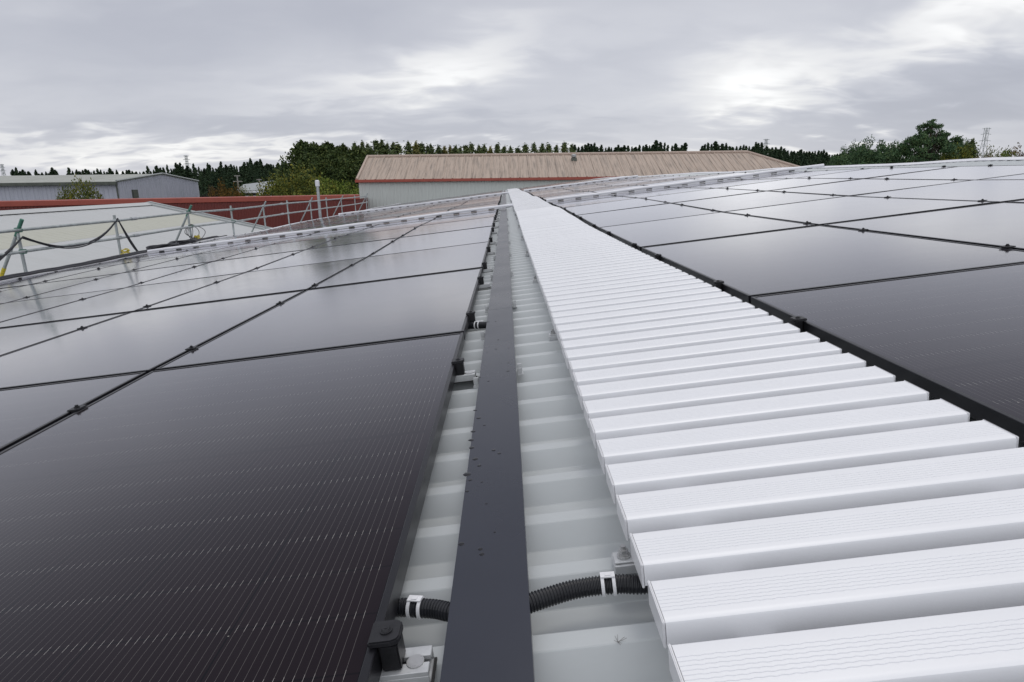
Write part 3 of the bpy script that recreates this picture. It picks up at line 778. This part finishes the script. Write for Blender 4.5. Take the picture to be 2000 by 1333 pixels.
wl = MB(); wl.box(rd_.x-w_+.05, rd_.x-w_+.15, YB, GY-.1, 0, zr(rd_.x-w_)-.05)
wl.add([(rd_.x-w_, GY-.05, 0), (ex, GY-.05, 0), (ex, GY-.05, zr(ex)-.03), (rd_.x, GY-.05, rd_.z-.03), (rd_.x-w_, GY-.05, zr(rd_.x-w_)-.03)], [(0, 1, 2, 3, 4)])
loc(wl, 'wall', M['paleroof'])
# cowl and hatch on it
def on_roof2(px, py):                        # hit the near slope of that roof
    d = ray(px, py); lo, hi = 3, 60
    for _ in range(50):
        m = (lo+hi)/2; t = m/d.y; x = d.x*t; z = CAMZ+d.z*t
        if z > zr(x): lo = m
        else: hi = m
    return Vector((d.x*lo/d.y, lo, CAMZ+d.z*lo/d.y))
q = on_roof2(132, 418); s = q.y/F
cw = thing('roof_cowl', q, 'square grey metal cowl flaring upward on the pale roof before the red wall', 'roof vent')
mb = MB(); a, b, h = 15*s, 18*s, 19*s
mb.add([(-a, -a, -.3), (a, -a, -.3), (a, a, -.3), (-a, a, -.3), (-b, -b, h), (b, -b, h), (b, b, h), (-b, b, h)], [(0, 3, 2, 1), (4, 5, 6, 7), (0, 1, 5, 4), (1, 2, 6, 5), (2, 3, 7, 6), (3, 0, 4, 7)])
mb.build('hood', M['lav'], cw); MB().box(-b-.02, b+.02, -b-.02, b+.02, h, h+.03).build('rim', M['lav'], cw)
q1 = on_roof2(150, 414); q2 = on_roof2(203, 428); q3 = on_roof2(140, 420)
ht = thing('roof_hatch', q1, 'thin dark grey sheet lying tilted on the pale roof beside the cowl', 'metal sheet')
mb = MB(); d1 = q2-q1; flat(mb, [Vector((0, 0, .16)), d1+Vector((.1, .3, .10)), d1+Vector((0, -.7, .12)), Vector((-.1, -.9, .18))], .04); mb.build('sheet', M['verge'], ht)
mb = MB(); e2 = d1+Vector((-.02, -.25, -.1)); mb.box(e2.x-.22, e2.x+.12, e2.y-.3, e2.y+.2, e2.z-.1, e2.z+.19); mb.build('upstand', M['galv'], ht, bev=.01)
q = on_roof2(192, 413)
o = MB().tube([(0, 0, -.1), (-.03, 0, 34*q.y/F)], .02, 8).build('aerial_mast', M['pipe']); o.location = q; tag(o, 'thin white mast standing on the pale roof in front of the spiky bush', 'mast')

# ---------------------------------------------------------------- cladding helper
def clad(mb, p0, p1, z0, z1, pitch=.3, d=.03, out=None):
    p0 = Vector((p0[0], p0[1])); p1 = Vector((p1[0], p1[1])); L_ = (p1-p0).length; t = (p1-p0)/L_; nrm = Vector((t.y, -t.x))
    if out is not None and nrm.dot(Vector(out)) < 0: nrm = -nrm
    s = 0; pts = []
    while s < L_-pitch:
        for a, h in ((0, 0), (pitch*.55, 0), (pitch*.65, d), (pitch*.9, d)): pts.append(p0+t*(s+a)+nrm*h)
        s += pitch
    pts.append(p1)
    vs = []
    for p in pts:
        fz = (p-p0).length/L_; zt = z1[0]+(z1[1]-z1[0])*fz if isinstance(z1, tuple) else z1
        vs += [(p.x, p.y, z0), (p.x, p.y, zt)]
    return mb.add(vs, [(i*2, i*2+2, i*2+3, i*2+1) for i in range(len(pts)-1)])

# red building
A = at(-40, 394.5, 37.5); B = at(702, 381, 45.5)
rb = thing('red_building', (A.x, A.y, 0), 'long dark red ribbed steel building with brighter red roof edge', 'building')
RO = (A.x, A.y, 0)
top = (A.z+B.z)/2
tA, tB = A.z, B.z
mb = clad(MB(), (A.x, A.y), (B.x, B.y), 0, (tA-.28, tB-.28), .2, .035, (0, -1)); mb = clad(mb, (B.x, B.y), (B.x-1.0, B.y+10), 0, tB-.28, .3, .03, (1, 0))
loc(mb, 'wall', M['red'], rb, RO)
mb = MB(); dv = (B-A).normalized(); nn = Vector((dv.y, -dv.x, 0))
if nn.y > 0: nn = -nn
def strip(mb, o0, o1, za, zb, drop0, drop1):
    a0 = A+nn*o0; b0 = B+nn*o0; a1 = A+nn*o1; b1 = B+nn*o1
    vs = [(a0.x, a0.y, tA+drop0), (b0.x, b0.y, tB+drop0), (b1.x, b1.y, tB+drop1), (a1.x, a1.y, tA+drop1)]
    return mb.add(vs, [(0, 1, 2, 3)])
strip(mb, .10, .10, 0, 0, -.30, -.012); strip(mb, .10, .06, 0, 0, -.30, -.33); strip(mb, .10, -.35, 0, 0, -.012, .03); strip(mb, -.35, -.36, 0, 0, .03, -.2)
loc(mb, 'roof_edge', M['redtrim'], rb, RO)
mb = MB(); strip(mb, -.3, -10, 0, 0, -.12, -.6); loc(mb, 'roof', M['red'], rb, RO)

# salmon-roofed building, hipped at its right end
YE = 50.0; e0 = at(700, 352, YE); e1 = at(1612, 345, YE); YRg = 54.4
r0 = at(724, 309, YRg); r1 = at(1459, 296, YRg)
ze = (e0.z+at(1100, 347, YE).z)/2; zrg = (r0.z+r1.z)/2
xe0, xe1 = e0.x, r1.x+4.2
bb = thing('salmon_roof_building', (xe0, YE, 0), 'pale green walled building with weathered salmon corrugated roof and red gutter', 'building')
BO = (xe0, YE, 0)
def slope_sheet(mb, x0, x1, y0, z0, xr0, xr1, y1, z1, pitch=.76, d=.055):
    # each rib line goes from the eave straight up (perpendicular to the eave); hips clip it
    x = x0; pts = []
    while x < x1:
        for a, h in ((0, 0), (pitch*.28, 0), (pitch*.31, d*.4), (pitch*.36, d*.4), (pitch*.39, 0), (pitch*.84, 0), (pitch*.88, d), (pitch*.96, d)): pts.append((x+a, h))
        x += pitch
    vs = []
    for x, h in pts:
        f = 1.0
        if x < xr0: f = max(0, (x-x0)/(xr0-x0)) if xr0 > x0 else 1
        if x > xr1: f = max(0, (x1-x)/(x1-xr1)) if x1 > xr1 else 1
        vs += [(x, y0, z0+h), (x, y0+(y1-y0)*f, z0+(z1-z0)*f+h)]
    return mb.add(vs, [(i*2, i*2+2, i*2+3, i*2+1) for i in range(len(pts)-1)])
mb = slope_sheet(MB(), xe0-.1, xe1, YE-.15, ze, xe0-.1, r1.x, YRg, zrg)
mb.add([(xe0-.1, YRg, zrg), (r1.x, YRg, zrg), (xe1, YRg*2-YE, ze), (xe0-.1, YRg*2-YE, ze)], [(0, 1, 2, 3)])
mb.add([(r1.x, YRg, zrg), (xe1, YE-.15, ze), (xe1, YRg*2-YE, ze)], [(0, 1, 2)])
loc(mb, 'roof', M['beige'], bb, BO)
mb = MB().tube([(xe0-.15, YRg, zrg+.03), (r1.x, YRg, zrg+.03), (xe1, YE-.15, ze+.04)], .13, 8)
for k in range(40):
    x = xe0+k*.86
    if x < r1.x: mb.box(x, x+.10, YRg-.19, YRg+.19, zrg-.06, zrg+.085)
mb.tube([(xe0-.1, YE-.15, ze+.05), (xe0-.1, YRg, zrg+.05)], .10, 8)
loc(mb, 'ridge_cap', M['beigecap'], bb, BO)
mb = MB().box(xe0-.2, xe1, YE-.34, YE-.12, ze-.20, ze+.02)
loc(mb, 'gutter', M['redtrim'], bb, BO, bev=.02)
mb = clad(MB(), (xe0, YE), (xe1-.1, YE), 0, ze-.03, .28, .03, (0, -1)); mb = clad(mb, (xe0, YE), (xe0, YRg*2-YE), 0, ze-.03, .28, .03, (-1, 0))
mb.add([(xe0+.02, YE, ze-.03), (xe0+.02, YRg, zrg-.04), (xe0+.02, YRg*2-YE, ze-.03)], [(0, 1, 2)])
loc(mb, 'wall', M['green'], bb, BO)
q = at(1121, 317, YE+(YRg-YE)*.72); zz = ze+(zrg-ze)*.72
rv = thing('roof_ventilator', (q.x, q.y, zz-.05), 'small light and dark ventilator near the ridge of the salmon roof', 'roof vent')
MB().box(-.22, .22, -.2, .2, 0, .28).build('base', M['gutter'], rv, bev=.02); MB().tube([(0, 0, .28), (0, 0, .34), (-.04, 0, .5), (-.04, 0, .56)], [.12, .2, .22, .08], 12).build('cowl', M['galv'], rv, smooth=True)

# lavender shed on the left
Yn, Yf = 77.0, 97.0
c0 = at(230, 356, Yn); c1 = at(386, 353, Yf); ap = at(313, 340, (Yn+Yf)/2)
SX = (c0.x+c1.x)/2; se = (c0.z+c1.z)/2; sa = ap.z
sh = thing('lavender_shed', (SX, Yn, 0), 'long lavender grey clad industrial shed with mossy low pitched roof', 'building'); SO = (SX, Yn, 0)
XX = SX-60; Ym = (Yn+Yf)/2
mb = clad(MB(), (SX, Yn), (XX, Yn), 0, se-.05, .5, .05, (0, -1)); mb = clad(mb, (SX, Yn), (SX, Ym), 0, (se-.05, sa-.05), .5, .05, (1, 0)); mb = clad(mb, (SX, Ym), (SX, Yf), 0, (sa-.05, se-.05), .5, .05, (1, 0))
loc(mb, 'wall', M['lav'], sh, SO)
mb = MB(); flat(mb, [(XX, Yn-.4, se-.05), (SX+.1, Yn-.4, se-.05), (SX+.1, Ym, sa), (XX, Ym, sa)], .08); flat(mb, [(XX, Ym, sa), (SX+.1, Ym, sa), (SX+.1, Yf, se), (XX, Yf, se)], .08)
loc(mb, 'roof', M['shedroof'], sh, SO)
loc(MB().box(XX, SX+.1, Yn-.62, Yn-.41, se-.42, se-.08), 'gutter', M['gutter'], sh, SO)
mb = MB(); mb.tube([(SX+.12, Yn-.45, se+.02), (SX+.12, Ym, sa+.06), (SX+.12, Yf, se+.05)], .12, 6); loc(mb, 'verge_trim', M['verge'], sh, SO)
loc(MB().tube([(SX-.1, Yn-.2, 0), (SX-.1, Yn-.2, se-.2)], .09, 8), 'downpipe', M['gutter'], sh, SO)
q = at(252, 379, Yn+3); loc(MB().box(SX+.02, SX+.25, q.y-.5, q.y+.5, q.z-.5, q.z+.5), 'vent_louvre', M['gutter'], sh, SO)

# cottage between the shrubs
q = at(497, 372, 130)
ctg = thing('cottage', (q.x, q.y, 0), 'small white house with pale grey roof half hidden behind shrubs', 'house')
z1 = q.z; MB().box(-3.2, 2.4, 0, 7, 0, z1+.1).build('wall', M['pipe'], ctg)
mb = MB(); mb.add([(-3.6, -.4, z1), (2.8, -.4, z1), (2.8, 3.5, z1+1.9), (-3.6, 3.5, z1+1.2), (-3.6, 7.4, z1), (2.8, 7.4, z1)], [(0, 1, 2, 3), (3, 2, 5, 4), (0, 3, 4), (1, 5, 2)]); mb.build('roof', M['verge'], ctg)
q = at(491, 377, 118)
vn = thing('parked_van', (q.x, q.y, 0), 'white van roof just visible above the red roof edge', 'van')
zt = q.z+.35
mb = MB().prism([(-1.8, zt-1.9), (1.9, zt-1.9), (1.9, zt-.9), (1.3, zt-.1), (1.0, zt), (-1.7, zt), (-1.8, zt-.2)], -.9, .9); mb.build('body', M['pipe'], vn, bev=.08)
MB().box(-1.8, 1.8, -.95, -.91, zt-.85, zt-.35).build('window', M['frame'], vn)
mb = MB(); mb.box(-4, 4, -2, 3, 0, zt-2.5); b_ = mb.build('earth_bank', M['gutter']); b_.location = (q.x, q.y, 0); tag(b_, kind='structure')
for sx in (-1.15, 1.2): MB().tube([(sx, -.95, zt-2.15), (sx, -.7, zt-2.15)], .35, 14).build('wheel', M['rubber'], vn)

# ---------------------------------------------------------------- masts and poles
def pylon(px, ytop, Y, label, H=None):
    tp = at(px, ytop, Y); H = tp.z; t = thing('power_pylon', (tp.x, Y, 0), label, 'pylon', 'distant power pylons')
    mb = MB(); bw, twd = H*.085, H*.022; r = Y*.00022
    def cx(z): f = z/H; return bw+(twd-bw)*min(1, f*1.25)
    n = 9; zs = [H*i/n for i in range(n+1)]
    for sx, sy in ((1, 1), (1, -1), (-1, 1), (-1, -1)):
        mb.tube([(sx*cx(z), sy*cx(z), z) for z in zs], r*1.5, 5)
    for i in range(n):
        for sy in (1, -1):
            a, b = cx(zs[i]), cx(zs[i+1]); mb.tube([(-a, sy*a, zs[i]), (b, sy*b, zs[i+1])], r, 4); mb.tube([(a, sy*a, zs[i]), (-b, sy*b, zs[i+1])], r, 4)
    mb.build('tower', M['galv'], t)
    for k, zf_ in enumerate((.985, .90, .80)):
        w = H*(.07+.012*k); MB().tube([(-w, 0, H*zf_), (0, 0, H*(zf_+.012)), (w, 0, H*zf_)], r*1.6, 5).build('crossarm', M['galv'], t)
pylon(363, 304, 420, 'grey lattice pylon rising above the left conifer wood'); pylon(1928, 250, 300, 'tall lattice pylon right of the big broadleaf tree')
pylon(3, 321, 520, 'faint lattice pylon at the left edge above the shed'); pylon(1497, 272, 620, 'faint thin pylon above the trees right of the salmon roof')
def tpole(px, ytop, Y, label, arms):
    tp = at(px, ytop, Y); t = thing('utility_pole', (tp.x, Y, 0), label, 'utility pole', 'utility poles')
    MB().tube([(0, 0, 0), (0, 0, tp.z)], [.16, .11], 8).build('pole', M['wood'], t, smooth=True)
    for z, w in arms: MB().box(-w, w, -.06, .06, tp.z-z-.1, tp.z-z+.06).build('crossarm', M['wood'], t)
tpole(463, 343, 105, 'utility pole with two cross-arms before the dark conifers', ((.05, .45), (.95, .75)))
tpole(506, 350, 125, 'smaller utility pole left of the olive shrub', ((.1, .5),))

# ---------------------------------------------------------------- trees
def leaves(pts, size, rng, flat_=.0):
    vs = []; fs = []
    for p in pts:
        s = size*rng.uniform(.55, 1.25)
        a = Vector((rng.gauss(0, 1), rng.gauss(0, 1), rng.gauss(0, 1)*(1-flat_))).normalized(); b = a.cross(Vector((rng.gauss(0, 1), rng.gauss(0, 1), rng.gauss(0, 1)))).normalized()
        c = a*s; d = b*s*.6; n = len(vs); p = Vector(p)
        vs += [p-c, p+d*.9, p+c, p-d]; fs.append((n, n+1, n+2, n+3))
    return vs, fs
def mesh_leaves(name, pts, size, mat, seed):
    rng = random.Random(seed); vs, fs = leaves(pts, size, rng)
    me = bpy.data.meshes.new(name); me.from_pydata([tuple(v) for v in vs], [], fs); me.materials.append(mat); return me
def conifer_pts(seed, n, H=1.0, R0=.2, tiers=14, power=.95, base=.08, sp=.14):
    rng = random.Random(seed); pts = []
    br = []
    for i in range(tiers*7):
        h = base+(1-base)*(i/(tiers*7))**.9; a = rng.uniform(0, 2*PI); rr = R0*(1-h)**power*rng.uniform(.65, 1.25)+.004
        br.append((h, a, rr))
    for _ in range(n):
        h, a, rr = br[int(rng.random()*len(br))]; t = rng.random()**.6
        r = rr*t; zz = h-.10*rr*t*2+rng.gauss(0, .008)
        pts.append((r*math.cos(a)+rng.gauss(0, sp*rr), r*math.sin(a)+rng.gauss(0, sp*rr), (zz+rng.gauss(0, sp*.03))*H))
    return pts
def column_pts(seed, n, R0=.11, base=.06):
    rng = random.Random(seed); pts = []; cl = []
    for i in range(120):
        h = base+(1-base)*rng.random(); a = rng.uniform(0, 2*PI); prof = math.sin(PI*min(1, (h+.02))**.75)**.6
        r = R0*prof*rng.uniform(.3, .9); cl.append((r*math.cos(a), r*math.sin(a), h*.97, R0*rng.uniform(.28, .5)*(.3+prof*.8)))
    for _ in range(n):
        x, y, z, s = cl[int(rng.random()*len(cl))]
        pts.append((x+rng.gauss(0, s*.5), y+rng.gauss(0, s*.5), z+rng.gauss(0, s*1.3)))
    return [p for p in pts if p[2] < 1.02]
def clump_pts(seed, n, ncl, rx, rz, zc, cr, flatb=.4, shell=.55):
    rng = random.Random(seed); cl = []; pts = []
    for i in range(ncl):
        while True:
            p = Vector((rng.uniform(-1, 1), rng.uniform(-1, 1), rng.uniform(-flatb, 1)))
            if shell < p.length < 1: break
        cl.append((Vector((p.x*rx, p.y*rx, zc+p.z*rz)), cr*rng.uniform(.6, 1.25)))
    for _ in range(n):
        c, s = cl[int(rng.random()*ncl)]; d = Vector((rng.gauss(0, 1), rng.gauss(0, 1), rng.gauss(0, .75))).normalized()*s*rng.random()**.45
        pts.append(c+d)
    return pts, cl
TP = {}
def trunk_mesh(name, h, r, limbs=()):
    mb = MB().tube([(0, 0, 0), (.0, .0, h*.5), (.005, 0, h)], [r, r*.7, r*.25], 8)
    for c in limbs: mb.tube([(0, 0, c[2]*.45), (c[0]*.5, c[1]*.5, c[2]*.72), tuple(c)], [r*.35, r*.22, r*.08], 5)
    return mb.mesh(name, M['bark'])
for k in range(4): TP['conifer%d' % k] = (mesh_leaves('crown', conifer_pts(10+k, 4200, R0=.17+.03*(k % 3), tiers=18), .0145, M['conif'], k), trunk_mesh('trunk', .96, .014))
for k in range(4): TP['poplar%d' % k] = (mesh_leaves('crown', column_pts(30+k, 4200, R0=.085+.02*(k % 3)), .0125, M['poplar'] if k != 3 else M['poplary'], k), trunk_mesh('trunk', .9, .012))
for k in range(3):
    pts = conifer_pts(50+k, 16000, R0=.40, tiers=30, power=.5, base=.02, sp=.30); TP['cypress%d' % k] = (mesh_leaves('crown', pts, .0165, M['conif2'], k), trunk_mesh('trunk', .9, .03))
for nm, mt, sd_ in (('bush', 'bush', 61), ('lime', 'bush2', 62), ('autumn', 'orange', 63), ('plum', 'purple', 64), ('small', 'bush', 65)):
    pts, cl = clump_pts(sd_, 7500, 60, .52, .62, .40, .15, .6, .35); TP[nm] = (mesh_leaves('crown', pts, .020, M[mt], sd_), trunk_mesh('trunk', .5, .03, [c[0] for c in cl[:8]]))
for k in range(3):
    pts, cl = clump_pts(70+k, 15000, 90, .38, .50, .50, .10, .75, .30); TP['broad%d' % k] = (mesh_leaves('crown', pts, .014, M['decid'], 70+k), trunk_mesh('trunk', .8, .022, [c[0] for c in cl[:22]]))
def big_tree():
    rng = random.Random(5); pts = []; limbs = []
    # airy top dome, heavy lower skirts, gaps between
    for (x, z, r, n, rr) in ((0, .965, .045, 160, .03), (-.04, .945, .07, 260, .032), (.05, .94, .07, 260, .032), (0, .91, .12, 620, .036), (-.07, .87, .10, 520, .036), (.09, .865, .10, 520, .036), (0, .83, .17, 1300, .042), (-.16, .80, .10, 800, .042), (.17, .81, .11, 1000, .042), (.0, .77, .24, 2200, .048), (-.22, .745, .11, 1000, .045), (.25, .76, .10, 1000, .045), (.30, .74, .07, 500, .04), (0, .71, .30, 2800, .05), (-.27, .69, .10, 900, .05), (.30, .69, .09, 900, .05), (0, .64, .33, 2600, .055), (0, .56, .34, 2200, .06), (0, .46, .34, 1800, .06), (0, .36, .32, 1500, .06), (0, .26, .28, 1200, .06)):
        ncl = max(5, int(r*r*420)+int(r*30))
        for i in range(ncl):
            a = rng.uniform(0, 2*PI); q = r*rng.random()**.5; cx, cy, cz = x+q*math.cos(a), q*math.sin(a)*1.1, z+rng.gauss(0, .018); limbs.append((cx, cy, cz))
            for _ in range(int(1.4*n)//ncl):
                d = Vector((rng.gauss(0, 1), rng.gauss(0, 1), rng.gauss(0, .55))).normalized()*rr*rng.random()**.5*rng.uniform(.5, 1.1); pts.append((cx+d.x, cy+d.y, cz+d.z))
    return mesh_leaves('crown', pts, .0095, M['decid'], 5), trunk_mesh('trunk', .93, .02, limbs[:70])
TP['big'] = big_tree()
tproto = {}
def tree(kind, name, px, ytop, Y, label, cat='tree', group=None, wide=1.0, zb=0):
    tp = at(px, ytop, Y); H = tp.z-zb
    Mx = Matrix.Translation((tp.x, Y, zb)) @ Matrix.Rotation(random.uniform(0, 6.28), 4, 'Z') @ Matrix.Diagonal((H*wide, H*wide, H, 1))
    if kind == 'big': Mx = Matrix.Translation((tp.x, Y, zb)) @ Matrix.Diagonal((H*wide, H*wide, H, 1))
    if kind in tproto:
        o = copy_tree(tproto[kind][0], tproto[kind][1], Mx, label, group or ''); o.name = name
        if group is None: del o['group']
    else:
        o = thing(name, Mx, label, cat, group); ks = [link('crown', TP[kind][0], o), link('trunk', TP[kind][1], o)]; tproto[kind] = (o, ks)
    o['category'] = cat
    return o
rnd = random.Random(3)
# left wood: conifers, heights follow the skyline
def interp(tab, x):
    for a, b in zip(tab[:-1], tab[1:]):
        if x <= b[0]: return a[1]+(b[1]-a[1])*(x-a[0])/(b[0]-a[0])
    return tab[-1][1]
sky_l = [(20, 334), (60, 333), (120, 337), (160, 331), (235, 332), (300, 331), (350, 325), (400, 326), (440, 322), (500, 317), (540, 323), (575, 322)]
x = 24; i = 0
while x < 575:
    gapz = (58 < x < 62) or (118 < x < 130) or (232 < x < 236)
    if not gapz:
        y = interp(sky_l, x)+rnd.choice((-6, -2, 0, 2, 4, 5))+rnd.uniform(-1.5, 1.5)
        tree('conifer%d' % rnd.randrange(4), 'conifer_tree', x, y, rnd.uniform(230, 275), 'dark conifer in the far left wood, %s from its left end' % firstn(i), group='conifers of the far left wood', wide=rnd.uniform(1.0, 2.4)); i += 1
    x += rnd.uniform(3.5, 6.5) if x > 330 else rnd.uniform(4.5, 8)
# second darker rank so that the wood is closed
x = 395
while x < 570:
    tree('conifer%d' % rnd.randrange(4), 'conifer_tree', x, interp(sky_l, x)+10+rnd.uniform(-3, 4), rnd.uniform(205, 222), 'dark conifer in the near rank of the left wood, %s from its left end' % firstn(i), group='conifers of the far left wood', wide=rnd.uniform(1.1, 1.7)); i += 1
    x += rnd.uniform(6, 9)
# cypress mass left of the salmon roof
for i, (px, y, Y, w) in enumerate(((588, 277, 92, .95), (612, 283, 95, 1.0), (640, 281, 93, 1.0), (668, 285, 96, .95), (694, 288, 94, 1.0), (722, 296, 97, .9), (603, 302, 88, 1.1), (655, 300, 89, 1.1), (706, 312, 90, 1.1), (628, 312, 86, 1.0), (680, 315, 86, 1.0))):
    tree('cypress%d' % (i % 3), 'cypress_tree', px, y, Y, 'dense dark cypress left of the salmon roof, %s in the %s rank' % (firstn(i if i < 6 else i-6), 'tall back' if i < 6 else 'lower front'), group='dark cypresses left of the salmon roof', wide=w)
tree('bush', 'olive_shrub', 582, 330, 75, 'big rounded olive green shrub with yellow patches above the red building', 'shrub', wide=.95)
tree('bush', 'olive_shrub', 545, 347, 74, 'lower olive shrub at the left foot of the big rounded one', 'shrub', wide=.75)
tree('lime', 'lime_shrub', 664, 344, 72, 'lime green shrub between the flue pipe and the pale green wall', 'shrub', wide=.8)
tree('bush', 'olive_shrub', 625, 350, 73, 'olive shrub just left of the white-capped flue', 'shrub', wide=.8)
tree('lime', 'lime_shrub', 690, 352, 74, 'small lime shrub touching the corner of the pale green wall', 'shrub', wide=.7)
tree('autumn', 'autumn_shrub', 424, 355, 88, 'orange and green autumn shrub above the red building right of the lavender shed', 'shrub', wide=.55)
tree('autumn', 'autumn_shrub', 448, 362, 86, 'lower yellowish shrub beside the orange one', 'shrub', wide=.55)
tree('plum', 'plum_shrub', 401, 363, 92, 'dark purple shrub at the right corner of the lavender shed', 'shrub', wide=.5)
tree('plum', 'plum_shrub', 432, 366, 95, 'dark low shrub behind the orange one', 'shrub', wide=.6)
tree('bush', 'olive_shrub', 475, 368, 90, 'low olive shrub left of the white cottage', 'shrub', wide=.5)
tree('small', 'spiky_bush', 163, 358, 58, 'bush with spiky olive foliage in front of the lavender shed wall', 'shrub', wide=.42)
tree('small', 'spiky_bush', 130, 369, 59, 'low green bush left of the spiky one against the lavender shed', 'shrub', wide=.38)
# poplars and conifers behind the salmon roof
pop = [(692, 281), (707, 276), (717, 283), (733, 277), (745, 277), (756, 280), (768, 281), (777, 283), (797, 279), (812, 279), (822, 280), (835, 286), (841, 285), (856, 287), (868, 286), (879, 285), (890, 288), (899, 289), (909, 286), (921, 283), (935, 284), (946, 284), (958, 287), (971, 284), (985, 285), (997, 289), (1010, 290), (1026, 284), (1043, 281), (1059, 284), (1072, 282), (1087, 282), (1103, 281), (1117, 283)]
for i, (px, y) in enumerate(pop):
    k = 3 if i in (9, 14, 15, 22) else rnd.randrange(3)
    tree('poplar%d' % k, 'poplar_tree', px, y-2+rnd.uniform(-2, 1.5), rnd.uniform(145, 160), 'slender poplar in the row behind the salmon roof, %s from the left' % firstn(i), group='poplars behind the salmon roof', wide=rnd.uniform(1.2, 1.75))
x = 1122; i = 0
sky_r = [(1120, 284), (1150, 280), (1180, 287), (1240, 285), (1260, 281), (1300, 280), (1330, 287), (1390, 281), (1430, 283), (1480, 285), (1520, 287), (1560, 294), (1600, 296), (1640, 303), (1700, 300)]
while x < 1660:
    if not (1342 < x < 1366):
        tree('conifer%d' % rnd.randrange(4), 'conifer_tree', x, interp(sky_r, x)+rnd.choice((-4, 0, 2, 4, 5))+rnd.uniform(-1.5, 1.5), rnd.uniform(165, 200), 'dark conifer in the row behind the salmon roof, %s from the left' % firstn(i), group='conifers behind the salmon roof', wide=rnd.uniform(1.0, 2.2)); i += 1
    x += rnd.uniform(5, 8.5) if x < 1470 else rnd.uniform(4.5, 7)
x = 1480
while x < 1770:
    tree('conifer%d' % rnd.randrange(4), 'conifer_tree', x, interp(sky_r, x)+9+rnd.uniform(-3, 5), rnd.uniform(140, 158), 'conifer of the nearer rank right of the salmon roof, %s from the left' % firstn(i), group='conifers behind the salmon roof', wide=rnd.uniform(1.2, 1.8)); i += 1
    x += rnd.uniform(7, 10)
for i, (px, y, Y, w, lab) in enumerate(((1655, 284, 122, .55, 'narrow loose crowned tree at the left of the right-hand group'), (1670, 281, 124, .6, 'second loose tree of the right-hand group'), (1688, 284, 123, .7, 'rounded tree between the loose ones and the grey-green dome'), (1714, 265, 118, .8, 'grey-green domed tree left of the tallest broadleaf tree'), (1745, 290, 121, .9, 'low tree filling the gap before the tallest broadleaf'), (1700, 296, 115, 1.0, 'low dark tree under the grey-green dome'), (1732, 300, 112, 1.0, 'lowest tree right of the grey-green dome'), (1655, 303, 118, 1.0, 'low tree at the left foot of the right-hand group'), (1880, 274, 112, .6, 'small yellowish tree at the right foot of the tallest broadleaf'))):
    tree('broad%d' % (i % 3), 'broadleaf_tree', px, y, Y, lab, wide=w)
tree('big', 'broadleaf_tree', 1822, 234, 108, 'tallest spreading broadleaf tree above the ridge at right', wide=.98)
tree('poplar1', 'poplar_tree', 1901, 271, 105, 'short dark upright tree just right of the tallest broadleaf', wide=1.3)
tree('poplar2', 'poplar_tree', 1893, 278, 106, 'smaller upright tree leaning against the dark upright one', wide=1.3)
for i, (px, y, k) in enumerate(((1862, 288, 'bush'), (1885, 290, 'bush'), (1915, 290, 'autumn'), (1932, 293, 'bush'), (1948, 291, 'lime'), (1962, 298, 'bush'), (1975, 293, 'plum'), (1985, 297, 'plum'), (1998, 288, 'autumn'), (2015, 292, 'autumn'), (1780, 296, 'bush'), (1800, 290, 'bush'), (1840, 290, 'bush'))):
    tree(k, 'hedge_shrub', px, y, 104+i, '%s shrub in the low hedge above the right ridge, %s of that hedge' % ({'bush': 'olive', 'autumn': 'orange', 'lime': 'lime green', 'plum': 'dark'}[k], firstn(i)), 'shrub', 'hedge shrubs above the right ridge', wide=.45)

# ---------------------------------------------------------------- camera
cam = bpy.data.cameras.new('camera'); co_ = bpy.data.objects.new('camera', cam); COL.objects.link(co_)
right, down, fwd = (RT3 @ Vector(CR[i]) for i in range(3))
mt = Matrix((right, -down, -fwd)).transposed().to_4x4(); mt.translation = (0, 0, CAMZ); co_.matrix_world = mt
cam.sensor_width = 36; cam.lens = F*36/2000; cam.clip_start = .02; cam.clip_end = 6000
S.camera = co_
S.view_settings.view_transform = 'Standard'; S.view_settings.look = 'None'; S.view_settings.exposure = 0; S.view_settings.gamma = 1
S.render.engine = 'CYCLES'; S.cycles.use_denoising = True; S.cycles.max_bounces = 6
